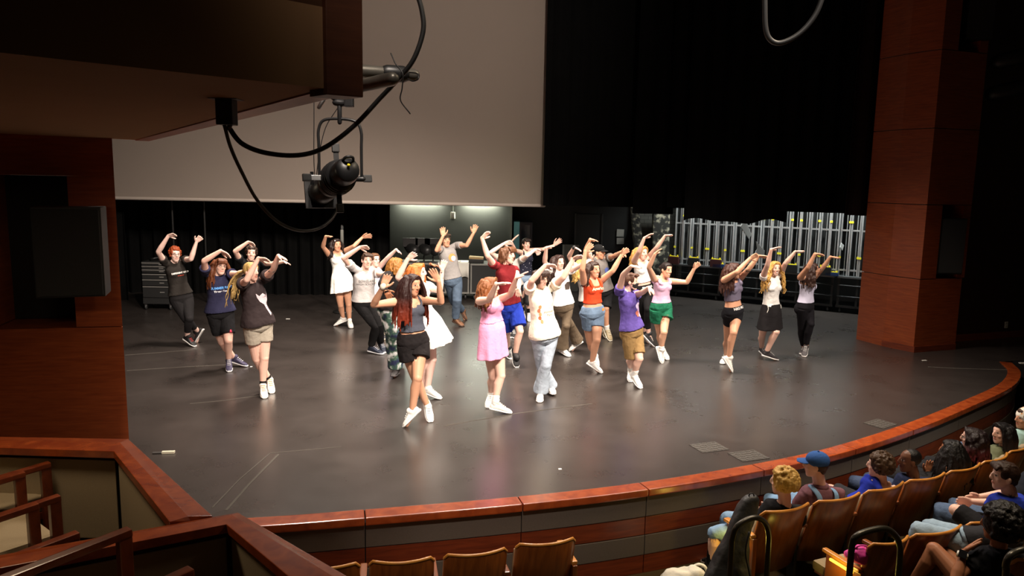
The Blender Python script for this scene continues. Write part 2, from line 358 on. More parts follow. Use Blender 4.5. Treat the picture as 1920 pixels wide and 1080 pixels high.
# left pillar: splayed wall of veneer panels with a speaker niche
E0 = atz(242, 826, 0)[:2]; tl = np.array([math.cos(math.radians(12)), math.sin(math.radians(12))]); bl = np.array([-tl[1], tl[0]])
zt1 = zat(210, 331, E0); zt2 = zat(228, 612, E0); ztop = zat(209, 250, E0)
LEFT_WOOD = wood('left_pillar_wood', '#94421f', '#b2572b', 0.42)
def lp(s, d=0.0): return E0 - tl * s + bl * d
structure('wall_pillar_left_lower', prism([lp(0), lp(0.26, 0.7), lp(4, 0.7), lp(4)], -0.8, zt2 - 0.005), LEFT_WOOD)
structure('wall_pillar_left_upper', prism([lp(0), lp(0.26, 0.7), lp(4, 0.7), lp(4)], zt1 + 0.0005, 6.0), LEFT_WOOD)
structure('wall_pillar_left_side', prism([lp(0), lp(0.26, 0.7), lp(0.42, 0.7), lp(0.42)], zt2 + 0.003, zt1 - 0.0005), LEFT_WOOD)
structure('wall_pillar_left_far', prism([lp(1.18), lp(1.18, 0.7), lp(4, 0.7), lp(4)], zt2 + 0.003, zt1 - 0.0005), LEFT_WOOD)
structure('wall_pillar_left_niche', prism([lp(0.3, 0.55), lp(0.3, 0.7), lp(1.3, 0.7), lp(1.3, 0.55)], zt2 + 0.003, zt1 - 0.003), BLACK_METAL)

# upper box overhead at the left: soffit, fascia and edge trim
zs = 3.05
A = atz(604, 164, zs); Bp = atz(0, 97, zs); Cc = atz(262, 259, zs); Ct = atz(668, 167, zs)
ab = nrm(Bp - A); A2 = A + ab * 3.0; ac = nrm(Cc - A); C2 = A + ac * (np.linalg.norm(Cc - A) + 0.35)
D2 = C2 + ab * 3.4
SOFFIT = mat('soffit_paint', '#8d6b4c', 0.9, spec=0.1, noise_amt=0.06, noise_scale=4)
FASC = mat('fascia_fabric', '#4a3020', 0.9, spec=0.1, noise_amt=0.08, noise_scale=60)
def quadprism(P, z0, z1): return prism([(p[0], p[1]) for p in P], z0, z1)
out = nrm(np.array([ac[1], -ac[0], 0]))
if np.dot(out, ab) > 0: out = -out
nrmA = nrm(np.array([ab[1], -ab[0], 0]))
if np.dot(nrmA, ac) > 0: nrmA = -nrmA
structure('ceiling_upper_box', quadprism([A + nrmA * 0.012, C2, D2, A2 + nrmA * 0.012], zs - 0.004, zs + 0.3), SOFFIT)
structure('wall_upper_box_front', quadprism([A + nrmA * 0.01, A2 + nrmA * 0.01, A2 - nrmA * 0.1, A - nrmA * 0.1], zs + 0.0, zs + 1.1), FASC)
structure('trim_upper_box_side', quadprism([A + nrmA * 0.02, A + nrmA * 0.02 + out * 0.13, C2 + out * 0.13, C2], zs - 0.012, zs + 1.1), CHERRY, bevel=0.006)
structure('trim_upper_box_corner', quadprism([A + nrmA * 0.035 + out * 0.0, A + nrmA * 0.035 + out * 0.15, A - nrmA * 0.1 + out * 0.15, A - nrmA * 0.1], zs - 0.03, zs + 1.1), wood('corner_wood', '#4a2410', '#5c3018', 0.5), bevel=0.006)
# ------------------------------------------------------------------ left boxes: parapets and chairs
BOX_FLOOR = 0.14; RZ = 0.9
def P9(x, y, z=RZ): return atz(x, y, z)[:2]
bi = [np.array([-4.6, 4.78]), P9(213, 846), P9(318, 978)]
bo = [np.array([-4.6, 4.98]), P9(240, 819), P9(398, 962)]
bm_ = [np.array([-4.6, 4.88]), P9(225, 830), P9(352, 968)]
def parapet(idx, inner, outer, mid, wallname):
    # rail with a flat top and a sloped outer face
    rings = []
    for a, m_, b in zip(inner, mid, outer):
        rings.append([V(a[0], a[1], RZ - 0.05), V(b[0], b[1], RZ - 0.05), V(b[0], b[1], RZ - 0.015), V(m_[0], m_[1], RZ), V(a[0], a[1], RZ)])
    structure('trim_box_rail_%d' % idx, MB().loft(rings), CHERRY_RAIL, bevel=0.004)
    mids = [a + (b - a) * 0.25 for a, b in zip(inner, outer)]; outs = [a + (b - a) * 0.8 for a, b in zip(inner, outer)]
    structure('wall_box_%d' % idx, strip(mids, outs, -0.8, RZ - 0.052), mat('box_back', (0.01, 0.008, 0.007), 0.8))
    for j in range(len(inner) - 1):
        p, q = mids[j], mids[j + 1]; t = nrm(q - p)
        ins = [p + t * 0.03 - (outs[j] - mids[j]) * 0.12, q - t * 0.015 - (outs[j + 1] - mids[j + 1]) * 0.12]
        structure('wall_box_panel_%d_%d' % (idx, j + 1), strip(ins, [p + t * 0.03, q - t * 0.015], BOX_FLOOR + 0.12, RZ - 0.085), BEIGE, bevel=0.006)
parapet(1, bi, bo, bm_, 'a')
b2i = [np.array([-3.4, 2.62]), P9(424, 983), P9(541, 1081), P9(541, 1081) + nrm(P9(541, 1081) - P9(424, 983)) * 1.2]
b2o = [np.array([-3.5, 2.80]), P9(446, 956), P9(662, 1081), P9(662, 1081) + nrm(P9(662, 1081) - P9(446, 956)) * 1.2]
b2m = [np.array([-3.46, 2.72]), P9(436, 966), P9(624, 1080), P9(624, 1080) + nrm(P9(624, 1080) - P9(470, 968)) * 1.2]
parapet(2, b2i, b2o, b2m, 'b')
structure('floor_box_near', MB().add([(x, y, z) for z in (BOX_FLOOR + 0.27, BOX_FLOOR) for x, y in [tuple(b2i[0]), tuple(b2i[1]), tuple(b2i[3]), (-0.5, 1.2), (-3.6, 1.2)]], [tuple(range(5)), tuple(range(9, 4, -1))] + [(i, i + 5, (i + 1) % 5 + 5, (i + 1) % 5) for i in range(5)]), CARPET)
structure('floor_box', MB().add([(x, y, z) for z in (BOX_FLOOR, BOX_FLOOR - 0.1) for x, y in [(-4.6, 4.85), tuple(bi[1]), tuple(bi[2]), tuple(b2i[1]), tuple(b2i[3]), (-0.5, 1.2), (-4.6, 1.2)]],
    [tuple(range(7)), tuple(range(13, 6, -1))] + [(i, i + 7, (i + 1) % 7 + 7, (i + 1) % 7) for i in range(7)]), CARPET)
CHAIR_WOOD = wood('chair_wood', '#5a2412', '#7e3a1c', 0.33, (4, 4, 4), 0.4)
def box_chair(px, label, dz=0.0):
    far = atz(px[0], px[1], 0.8 + dz)[:2]; fd = np.array([0.62, 0.78]); rd = np.array([0.78, -0.62]); ang = math.atan2(fd[1], fd[0]) - math.pi / 2
    org = far + rd * 0.29 - fd * 0.30
    t = thing('box_chair', label, 'chair', (org[0], org[1], BOX_FLOOR + dz), 'armchairs in the side boxes', ang)
    mb = MB().box((0, 0.02, 0.38), (0.48, 0.52, 0.09)); mb.build('seat_cushion', BEIGE, t, local=True, bevel=0.03)
    MB().box((0, 0.02, 0.31), (0.49, 0.54, 0.05)).build('seat_frame', CHAIR_WOOD, t, local=True, bevel=0.006)
    MB().box((0, -0.27, 0.53), (0.47, 0.06, 0.30), ax=((1, 0, 0), (0, 1, 0.2), (0, -0.2, 1))).build('back_cushion', BEIGE, t, local=True, bevel=0.025)
    for s in (-1, 1):
        MB().box((s * 0.275, 0.0, 0.645), (0.055, 0.60, 0.035), ax=((1, 0, 0), (0, 1, 0.05), (0, -0.05, 1))).build('armrest', CHAIR_WOOD, t, local=True, bevel=0.008)
        MB().box((s * 0.275, 0.27, 0.325), (0.045, 0.06, 0.65)).build('front_leg', CHAIR_WOOD, t, local=True, bevel=0.006)
        MB().box((s * 0.275, -0.29, 0.33), (0.045, 0.05, 0.66), ax=((1, 0, 0), (0, 1, 0.1), (0, -0.1, 1))).build('rear_leg', CHAIR_WOOD, t, local=True, bevel=0.006)
    MB().box((0, -0.31, 0.66), (0.56, 0.04, 0.05)).build('top_rail', CHAIR_WOOD, t, local=True, bevel=0.008)
    return t
box_chair((44, 887), 'box armchair with its arm in front of the far beige parapet panel')
box_chair((69, 946), 'middle box armchair showing most of its beige cushion between two wooden arms')
ch = box_chair((241, 994), 'nearest box armchair with a thick worn arm before the nearer parapet', 0.27)
far_ch = box_chair((22, 850), 'farthest box armchair with wood post against the shaded parapet')
far_ch.location.x = atz(95, 871, 0.8)[0] - 0.78 * 0.29 - 0.62 * 0.30; far_ch.location.y = atz(95, 871, 0.8)[1] + 0.62 * 0.29 - 0.78 * 0.30

# ------------------------------------------------------------------ loudspeakers
def speaker(c, wdt, h, dpt, fdir, label, up=0, brk=0.14):
    f = nrm(V(fdir[0], fdir[1], up)); r = nrm(np.cross(V(0, 0, 1), f)); u = np.cross(f, r)
    t = thing('loudspeaker', label, 'speaker', tuple(c))
    MB().box(V(*c) - f * dpt / 2, (wdt, dpt, h), ax=(r, f, u)).build('cabinet', mat('speaker_case', (0.010, 0.010, 0.010), 0.55), t, bevel=0.01)
    MB().box(V(*c) + f * 0.008, (wdt * 0.94, 0.02, h * 0.96), ax=(r, f, u)).build('grille', mat('speaker_grille', (0.016, 0.016, 0.016), 0.75, bump=0.6, bump_scale=260), t, bevel=0.006)
    MB().box(V(*c) - f * (dpt + brk / 2 - 0.01), (wdt * 0.3, brk, 0.08), ax=(r, f, u)).build('bracket', BLACK_METAL, t, bevel=0.005)
    return t
fl = np.array([tl[1], -tl[0]])
cL = aty(128, 474, 6.75)
speaker(cL, 0.56, 0.82, 0.34, (0.35, -0.94), 'large black loudspeaker standing out of the niche in the left pillar', brk=0.62)
fR = -back
c1 = Mp + tR * 0.57 + fR * 0.05
speaker(V(c1[0], c1[1], zat(1780, 462, c1)), 0.42, 0.92, 0.34, (fR[0] - 0.35, fR[1]), 'black loudspeaker in the lower niche of the right pillar')
speaker(V(c1[0] + 0.1, c1[1], zat(1812, 42, c1) + 0.2), 0.42, 0.9, 0.34, (fR[0] - 0.35, fR[1]), 'black loudspeaker in the upper niche of the right pillar')
# outlet plate on the right wall
q = aty(1886, 609, 13.0); 
s_ = (W2 - W1) / np.linalg.norm(W2 - W1); d_ = ray(1886, 609); 
kk = np.linalg.solve(np.array([[d_[0], -s_[0]], [d_[1], -s_[1]]]), W1); q = CO + d_ * kk[0]
ow = nrm(V(s_[1], -s_[0], 0)); 
t = thing('wall_outlet', 'small white outlet plate low on the dark right wall', 'outlet', tuple(q))
MB().box(q + ow * 0.006, (0.075, 0.012, 0.12), ax=(V(s_[0], s_[1], 0), ow, V(0, 0, 1))).build('plate', WHITE, t, bevel=0.003)
for dz in (-0.028, 0.028): MB().box(q + ow * 0.013 + V(0, 0, dz), (0.036, 0.004, 0.03), ax=(V(s_[0], s_[1], 0), ow, V(0, 0, 1))).build('socket', mat('socket_grey', '#b9b5ac', 0.5), t)
t = thing('stage_spotlight', 'two dark spotlight barrels on a side boom high on the right wall', 'spotlight', tuple(aty(1895, 130, 12.6)))
for (x, y) in [(1895, 165), (1905, 105)]:
    c = aty(x, y, 12.6); MB().tube([c + V(-0.22, 0.1, -0.08), c + V(0.1, 0, 0.0), c + V(0.3, -0.05, 0.03)], [0.12, 0.13, 0.10], 14).build('barrel', BLACK_METAL, t, True)
MB().tube([aty(1925, 20, 12.75), aty(1925, 260, 12.75)], 0.03, 10).build('boom_pipe', BLACK_METAL, t, True)

# ------------------------------------------------------------------ hanging spotlight, pipes and cables
PIPE = mat('pipe_grey', '#6e6a62', 0.4, metal=0.6, noise_amt=0.25, noise_scale=12)
t = thing('lighting_pipe', 'grey steel pipe bracket sticking out beside the overhead box', 'pipe', tuple(atz(772, 141, 3.2)))
pA = atz(640, 131, 3.2); pB = atz(775, 141, 3.2); pC = atz(736, 148, 3.13); pD = atz(625, 172, 3.13)
pA = pA + (pA - pB) * 0.6
MB().tube([pA, pB], 0.031, 18).build('cross_pipe', PIPE, t, True)
MB().tube([pC, pD], 0.030, 18).build('long_pipe', PIPE, t, True)
MB().tube([pB - nrm(pB - pA) * 0.13, pB - nrm(pB - pA) * 0.05], 0.04, 16).build('tape_wrap', BLACK_METAL, t, True)
R_ = mat('rubber_cable', (0.010, 0.010, 0.010), 0.45)
def cable(name, pts, r, label, cat='cable', n=12, sub=8, m=R_):
    P = catmull(pts, sub); return tag(MB().tube(P, r, n).build(name, m, None, True), label, cat)
jb = atz(424, 184, 3.05)
t = thing('junction_box', 'small black box under the overhead soffit where two cables start', 'electrical box', tuple(jb))
MB().box(jb + V(0, 0, -0.06), (0.075, 0.075, 0.12)).build('housing', BLACK_METAL, t, bevel=0.006)
MB().box(jb + V(0, 0, -0.004), (0.13, 0.10, 0.006)).build('ceiling_plate', mat('plate_brown', '#4a3423', 0.6), t)
YL = jb[1]
pts = [jb + V(0.012, 0, -0.12)] + [aty(x, y, Y) for x, y, Y in [(432, 243, 3.5), (455, 270, 3.52), (500, 287, 3.55), (560, 291, 3.6), (610, 276, 3.65), (665, 235, 3.68), (712, 185, 3.66), (745, 150, 3.62), (775, 112, 3.6), (793, 60, 3.6), (791, 20, 3.6), (778, -25, 3.6), (760, -90, 3.6)]]
cable('power_cable', pts, 0.0115, 'thick black cable looping from the soffit box up past the pipe end')
pts = [jb + V(-0.012, 0, -0.12)] + [aty(x, y, Y) for x, y, Y in [(432, 275, 3.55), (452, 320, 3.65), (482, 375, 3.8), (520, 415, 3.95), (560, 432, 4.1), (598, 428, 4.25), (622, 410, 4.35), (634, 388, 4.45)]]
cable('lamp_cable', pts, 0.0085, 'thin black cable drooping from the soffit box to the hanging spotlight')
cable('tie_line', [aty(733, 100, 3.55), aty(742, 120, 3.52), aty(755, 138, 3.5), aty(754, 165, 3.5), aty(751, 188, 3.5), aty(769, 213, 3.5)], 0.003, 'thin black tie line dangling from the pipe end', 'cord')
cable('tie_line', [aty(768, 136, 3.55), aty(782, 138, 3.52), aty(784, 148, 3.5), aty(774, 152, 3.52), aty(765, 148, 3.55)], 0.003, 'small loop of tie line at the tip of the pipe', 'cord')
cable('loose_cable', [aty(1434, -60, 5), aty(1434, 10, 5), aty(1436, 55, 5), aty(1446, 76, 5), aty(1466, 80, 5), aty(1500, 62, 5), aty(1530, 25, 5), aty(1550, -30, 5)], 0.017, 'grey cable loop hanging into view at the top against black drapes', m=mat('grey_cable', '#2a2a2a', 0.5))

c0 = aty(651, 319, 4.15); ax = nrm(V(-0.42, 0.78, -0.20)); rx = nrm(np.cross(ax, V(0, 0, 1))); ux = np.cross(rx, ax)
t = thing('ellipsoidal_spotlight', 'black theatre spotlight hanging by its yoke in front of the screen', 'spotlight', tuple(c0))
def along(s): return c0 + ax * s
BM2 = mat('lamp_black', (0.013, 0.013, 0.014), 0.38, noise_amt=0.3, noise_scale=12)
MB().tube([along(-0.02), along(0.0), along(0.05), along(0.10)], [0.063, 0.069, 0.073, 0.070], 24, round_ends=False).build('burner_cap', BM2, t, True)
MB().tube([along(0.10), along(0.14), along(0.22), along(0.28)], [0.060, 0.085, 0.095, 0.080], 24).build('reflector_housing', BM2, t, True)
for k in range(5): MB().tube([along(0.12 + 0.025 * k), along(0.13 + 0.025 * k)], 0.090 + 0.004 * k if k < 3 else 0.098, 24, round_ends=False).build('cooling_fin', BM2, t, True)
MB().tube([along(0.28), along(0.34)], 0.085, 24, round_ends=False).build('gate_ring', BM2, t, True)
MB().tube([along(0.34), along(0.55), along(0.60)], [0.075, 0.078, 0.085], 24, round_ends=False).build('lens_tube', BM2, t, True)
MB().box(along(0.60), (0.2, 0.02, 0.2), ax=(rx, ax, ux)).build('gel_frame_holder', BM2, t, bevel=0.004)
MB().tube(catmull([along(-0.01) + ux * 0.045 - rx * 0.03, along(-0.05) + ux * 0.06 - rx * 0.015, along(-0.05) + ux * 0.06 + rx * 0.02, along(-0.01) + ux * 0.045 + rx * 0.035], 5), 0.008, 8).build('cap_handle', BM2, t, True)
MB().ell(along(-0.035) + ux * 0.02, 0.009).build('yellow_sticker', YELLOW, t, True)
for d in (ux, -ux, rx, -rx):
    b = MB().box(along(0.20) + d * 0.125, (0.030, 0.006, 0.09), ax=(np.cross(d, ax), ax, d)).build('shutter_blade', STEEL if abs(np.dot(d, rx)) > .5 else BM2, t, bevel=0.002)
    MB().box(along(0.20) + d * 0.175, (0.042, 0.022, 0.05), ax=(np.cross(d, ax), ax, d)).build('shutter_grip', mat('grip_black', (0.02, 0.02, 0.02), 0.6), b, bevel=0.006)
yt = aty(637, 223, 4.3); yl0 = aty(599, 344, 4.32); yr0 = aty(678, 326, 4.32)
yw = (yr0 - yl0) / 2; yw[2] = 0
ycb = 0.5 * (yl0 + yr0)
MB().tube(catmull([ycb - yw * 1.0, ycb - yw * 1.0 + V(0, 0, 0.18), ycb - yw * 1.0 + V(0, 0, 0.27), ycb - yw * 0.75 + V(0, 0, 0.325), ycb + V(0, 0, 0.335), ycb + yw * 0.75 + V(0, 0, 0.32), ycb + yw + V(0, 0, 0.265), ycb + yw + V(0, 0, 0.17), ycb + yw], 5), 0.0085, 8).build('yoke', BM2, t, True)
for s in (-1, 1): MB().tube([ycb + yw * s * 0.65, ycb + yw * s * 1.06], 0.016, 10).build('pivot', BM2, t, True)
MB().box(ycb - yw * 1.35 + V(0, 0, 0.0), (0.018, 0.02, 0.075)).build('tilt_knob', BM2, t, bevel=0.004)
ct = ycb + V(0, 0, 0.335)
MB().tube([ct + V(0, 0, -0.02), ct + V(0, 0, 0.09)], 0.013, 10).build('hanging_bolt', BM2, t, True)
MB().tube(catmull([ct + V(-0.02, 0, 0.09), ct + V(0.03, 0, 0.09), ct + V(0.06, 0, 0.13), ct + V(0.06, 0, 0.24)], 5), 0.02, 8).build('clamp_jaw', BM2, t, True)
MB().box(ct + V(0.055, 0, 0.13), (0.05, 0.045, 0.13)).build('clamp_block', BM2, t, bevel=0.008)
MB().tube([ct + V(-0.01, 0, 0.10), ct + V(-0.075, -0.02, 0.14), ct + V(-0.05, 0, 0.19)], 0.014, 8).build('clamp_screw', BM2, t, True)
MB().tube([ct + V(-0.11, -0.02, 0.06), ct + V(-0.085, -0.02, 0.10)], 0.012, 8).build('clamp_handle', STEEL, t, True)
MB().tube(catmull([ct + V(-0.14, 0, 0.25), ct + V(-0.145, 0, 0.0), ct + V(-0.15, 0, -0.25), ct + V(-0.14, 0, -0.33), ct + V(-0.12, 0, -0.2), ct + V(-0.08, 0, -0.05), ct + V(-0.01, 0, 0.06)], 6), 0.0025, 6).build('safety_cable', BM2, t, True)

# ------------------------------------------------------------------ things at the back of the stage
TY = 14.9
tc0 = aty(296, 583, TY); tcx = tc0[0]
t = thing('tool_chest', 'black rolling tool chest with chrome drawer pulls at the dark left wing', 'tool chest', (tcx, TY, 0))
CH = mat('chest_black', (0.022, 0.022, 0.022), 0.4); GP = mat('chrome_pull', '#c9c6c0', 0.3, metal=0.6)
MB().box((tcx, TY + 0.22, 0.43), (0.58, 0.44, 0.62)).build('lower_cabinet', CH, t, bevel=0.008)
MB().box((tcx - 0.01, TY + 0.2, 0.86), (0.56, 0.38, 0.24)).build('top_chest', CH, t, bevel=0.008)
for z, h in [(0.93, 0.06), (0.86, 0.06), (0.79, 0.06), (0.68, 0.10), (0.56, 0.12), (0.37, 0.22)]:
    d = MB().box((tcx, TY - 0.012, z), (0.54, 0.025, h)).build('drawer', CH, t, bevel=0.003)
    MB().box((tcx, TY - 0.03, z + h / 2 - 0.006), (0.53, 0.02, 0.014)).build('pull', GP, d, bevel=0.002)
    MB().box((tcx + 0.12, TY - 0.027, z - 0.005), (0.09, 0.004, 0.014)).build('badge', GP, d)
for sx in (-1, 1):
    for sy in (0.05, 0.38):
        k = MB().tube([V(tcx + sx * 0.25 - 0.015, TY + sy, 0.055), V(tcx + sx * 0.25 + 0.015, TY + sy, 0.055)], 0.055, 14, round_ends=False).build('caster', mat('caster_rubber', (0.03, 0.03, 0.03), 0.5), t, True)
        MB().box((tcx + sx * 0.25, TY + sy, 0.095), (0.05, 0.06, 0.06)).build('caster_fork', STEEL, k)
MB().tube([V(tcx + 0.30, TY + 0.05, 0.72), V(tcx + 0.36, TY + 0.05, 0.72), V(tcx + 0.36, TY + 0.38, 0.72), V(tcx + 0.30, TY + 0.38, 0.72)], 0.012, 8).build('side_handle', STEEL, t, True)
MB().tube(catmull([V(tcx - 0.2, TY + 0.2, 1.0), V(tcx - 0.1, TY + 0.1, 1.03), V(tcx + 0.05, TY + 0.22, 1.05), V(tcx + 0.16, TY + 0.12, 1.0)], 5), 0.02, 8).build('rolled_cable', R_, t, True)
for x0, Y, ytop, lab in [(323, 15.9, -0.4, 'thin vertical grey pipe hanging behind the red-haired dancer'), (383, 15.9, 0, 'second thin vertical pipe at the left wing, right of the first')]:
    p = aty(x0, 400, Y); tag(MB().tube([V(p[0], Y, 0.0), V(p[0], Y, 6)], 0.022, 8).build('hanging_pipe', mat('dim_pipe', '#1c1c1b', 0.5), None, True), lab, 'pipe')
p = aty(642, 500, 15.0); t = thing('pipe_stand', 'short grey pipe on a round base by the black curtain, centre left', 'pipe', (p[0], 15.0, 0))
MB().tube([V(p[0], 15.0, 0.02), V(p[0], 15.0, 1.75)], 0.028, 10).build('pipe', BLACK_METAL, t, True)
MB().tube([V(p[0], 15.0, aty(642, 462, 15.0)[2]), V(p[0], 15.0, aty(642, 432, 15.0)[2])], 0.034, 10).build('pale_segment', mat('mid_pipe', '#6b6b66', 0.5), t, True)  # lighter grey upper length of the dark pole
MB().tube([V(p[0], 15.0, 0.0), V(p[0], 15.0, 0.03)], 0.2, 20, round_ends=False).build('base_plate', BLACK_METAL, t, True)

# fluorescent strips behind the screen hem
for xa, xb in [(748, 826), (868, 932)]:
    a = aty(xa, 378, 18.05); b = aty(xb, 378, 18.05); zc = 2.24
    t = thing('strip_light', 'lit strip light on the grey wall, %s of the white wall box' % ('left' if xa < 800 else 'right'), 'ceiling light', ((a[0] + b[0]) / 2, 18.05, zc), 'strip lights above the back wall')
    MB().box(((a[0] + b[0]) / 2, 18.12, zc + 0.06), (b[0] - a[0], 0.2, 0.05)).build('housing', mat('housing_white', '#c9c9c4', 0.5), t, bevel=0.004)
    MB().tube([V(a[0] + 0.04, 18.08, zc), V(b[0] - 0.04, 18.08, zc)], 0.018, 10).build('tube', mat('tube_glow', '#ffffff', 0.5, emit='#f3f6df', estr=6), t, True)
    l = lamp('AREA', ((a[0] + b[0]) / 2, 18.13, zc - 0.03), ((a[0] + b[0]) / 2, 18.2, 0), 46, (0.95, 1.0, 0.84), shape='RECTANGLE', size=b[0] - a[0], size_y=0.08)
p = aty(849, 404, 18.15)
t = thing('wall_box', 'small white switch box high on the lit grey wall', 'wall box', tuple(p))
MB().box(p + V(0, 0.02, 0), (0.10, 0.14, 0.16)).build('case', mat('ivory', '#c8c4b4', 0.5), t, bevel=0.006)
MB().box(p + V(0, -0.055, 0.01), (0.07, 0.01, 0.09)).build('cover', WHITE, t, bevel=0.003)
MB().tube([p + V(0, 0.08, 0.08), p + V(0, 0.08, 2)], 0.012, 8).build('conduit', mat('conduit', '#5c5c55', 0.5), t, True)

# road-case table with lamps, cloth and boxes on it
TYc = 16.9; a = aty(742, 492, TYc); b = aty(935, 492, TYc); zt_ = a[2]
xm = (a[0] + b[0]) / 2; W_ = b[0] - a[0]
xs = [a[0], aty(838, 492, TYc)[0], aty(881, 492, TYc)[0], b[0] + 0.15]
EDGE = mat('case_edge', '#8e8d88', 0.4, metal=0.5)
labs = ['black road case with aluminium edges under the row of stage lamps', 'black road case under the white cloth behind the grey-shirted man', 'black road case with the books on top, beside the red-shirted dancer']
for i in range(3):
    x0, x1 = xs[i] + 0.01, xs[i + 1] - 0.01; xc = (x0 + x1) / 2; wd = x1 - x0
    t = thing('road_case', labs[i], 'flight case', (xc, TYc + 0.35, 0), 'road cases along the back wall')
    MB().box((xc, TYc + 0.35, (zt_ + 0.14) / 2), (wd - 0.02, 0.68, zt_ - 0.16)).build('body', mat('case_black', (0.012, 0.012, 0.012), 0.6), t, bevel=0.004)
    for x in (x0 + 0.02, x1 - 0.02):
        MB().box((x, TYc + 0.005, (zt_ + 0.14) / 2), (0.035, 0.03, zt_ - 0.14)).build('corner_edge', EDGE, t, bevel=0.003)
    for z in (0.16, zt_ - 0.02):
        MB().box((xc, TYc + 0.0, z), (wd, 0.03, 0.035)).build('long_edge', EDGE, t, bevel=0.003)
    MB().box((xc, TYc + 0.35, zt_ - 0.01), (wd, 0.72, 0.02)).build('lid', mat('case_lid', '#55544f', 0.5), t, bevel=0.003)
    for x in (x0 + 0.09, x1 - 0.09):
        MB().tube([V(x - 0.02, TYc + 0.1, 0.06), V(x + 0.02, TYc + 0.1, 0.06)], 0.06, 14, round_ends=False).build('caster', mat('caster_rubber', (0.03, 0.03, 0.03), 0.5), t, True)
mbc = MB(); x0 = aty(838, 492, TYc)[0]; x1 = aty(879, 492, TYc)[0]
rings = []
for i in range(13):
    x = x0 + (x1 - x0) * i / 12; wv = 0.012 * math.sin(i * 1.9)
    dz = 0.32 - 0.03 * math.sin(i * 0.8)
    rings.append([V(x, TYc + 0.6, zt_ + 0.012), V(x, TYc - 0.02, zt_ + 0.014), V(x, TYc - 0.04 + wv, zt_ - dz), V(x, TYc - 0.028 + wv, zt_ - dz), V(x, TYc - 0.01, zt_ + 0.004), V(x, TYc + 0.6, zt_ + 0.002)])
tag(mbc.loft(rings).build('white_cloth', mat('white_cloth', '#d9d6cd', 0.9), None, True), 'white cloth draped over the middle road case', 'cloth')
for i, x in enumerate((772, 795, 812)):
    p = aty(x, 490, TYc + 0.15); z0 = zt_ + 0.002
    t = thing('stage_lamp', ['leftmost of three black stage lamps standing on the road case', 'middle one of three black stage lamps on the road case', 'black stage lamp on the road case beside the grey-shirted man'][i], 'stage lamp', (p[0], TYc + 0.15, z0), 'stage lamps on the road case')
    MB().box((p[0], TYc + 0.15, z0 + 0.01), (0.2, 0.2, 0.02)).build('base', BLACK_METAL, t, bevel=0.004)
    MB().tube([V(p[0], TYc + 0.15, z0 + 0.02), V(p[0], TYc + 0.15, z0 + 0.20)], 0.018, 8).build('post', BLACK_METAL, t, True)
    MB().tube([V(p[0] + 0.08, TYc + 0.0, z0 + 0.28), V(p[0], TYc + 0.12, z0 + 0.30), V(p[0] - 0.10, TYc + 0.35, z0 + 0.34)], [0.13, 0.135, 0.11], 16).build('lamp_head', BLACK_METAL, t, True)
    MB().tube([V(p[0] + 0.088, TYc - 0.015, z0 + 0.28), V(p[0] + 0.094, TYc - 0.027, z0 + 0.278)], 0.11, 18, round_ends=False).build('lens', mat('lens_glass', '#30353a', 0.08, spec=1.0), t, True)
    MB().box((p[0] - 0.02, TYc + 0.1, z0 + 0.45), (0.34, 0.03, 0.2)).build('barn_door', BLACK_METAL, t, bevel=0.004)
p = aty(893, 488, TYc + 0.2); z0 = zt_ + 0.002
tag(MB().box((p[0], TYc + 0.25, z0 + 0.045), (0.34, 0.28, 0.09)).build('black_case', BLACK_METAL, None, bevel=0.015), 'small black case lying on the right-hand road case', 'case')
tag(MB().box((p[0] + 0.0, TYc + 0.25, z0 + 0.115), (0.33, 0.25, 0.05), ax=((1, 0, -0.05), (0, 1, 0), (0.05, 0, 1))).build('script_book', mat('book_tan', '#a68d62', 0.7), None, bevel=0.006), 'tan book lying on the small black case', 'book')
p = aty(851, 492, TYc + 0.2)
tag(MB().box((p[0], TYc + 0.2, zt_ + 0.03), (0.30, 0.22, 0.025)).build('paper_stack', WHITE, None, bevel=0.003), 'stack of white paper on the white cloth', 'paper')

# teal-sided cabinet, doorway, notices
YV = 18.2; a = aty(962, 510, YV); b = aty(999, 416, YV); 
t = thing('vending_cabinet', 'tall cabinet with a teal side and dark glass front by the back wall', 'cabinet', ((a[0] + b[0]) / 2, YV, 0))
zc = b[2]
MB().box((a[0] + 0.07, YV + 0.3, zc / 2), (0.14, 0.6, zc)).build('side_panel', mat('teal', '#8fe4f5', 0.5), t, bevel=0.01)
MB().box(((a[0] + 0.14 + b[0]) / 2, YV + 0.3, zc / 2), (b[0] - a[0] - 0.14, 0.58, zc - 0.02)).build('front_case', mat('vend_navy', '#0d1424', 0.35), t, bevel=0.01)
MB().box(((a[0] + 0.14 + b[0]) / 2 - 0.01, YV - 0.0, zc - 0.25), (b[0] - a[0] - 0.24, 0.02, 0.34)).build('window', mat('vend_glass', '#16202c', 0.12), t, bevel=0.004)
MB().box(((a[0] + 0.14 + b[0]) / 2, YV - 0.004, zc - 0.62), (0.2, 0.015, 0.16)).build('label_plate', mat('label_amber', '#a3822f', 0.6), t)
a = aty(1056, 560, 18.6); b = aty(1086, 459, 18.6)
t = thing('grey_flat', 'grey painted panel standing against the back wall left of centre doorway', 'panel', ((a[0] + b[0]) / 2, 18.6, 0))
MB().box(((a[0] + b[0]) / 2, 18.6, b[2] / 2), (b[0] - a[0], 0.05, b[2])).build('board', mat('flat_grey', '#77766f', 0.8, noise_amt=0.2, noise_scale=5), t, bevel=0.004)
MB().box((a[0] - 0.03, 18.58, b[2] / 2), (0.05, 0.06, b[2])).build('edge_batten', mat('flat_edge', '#a3a29a', 0.7), t)
a = aty(1082, 402, 19.1); b = aty(1128, 402, 19.1)
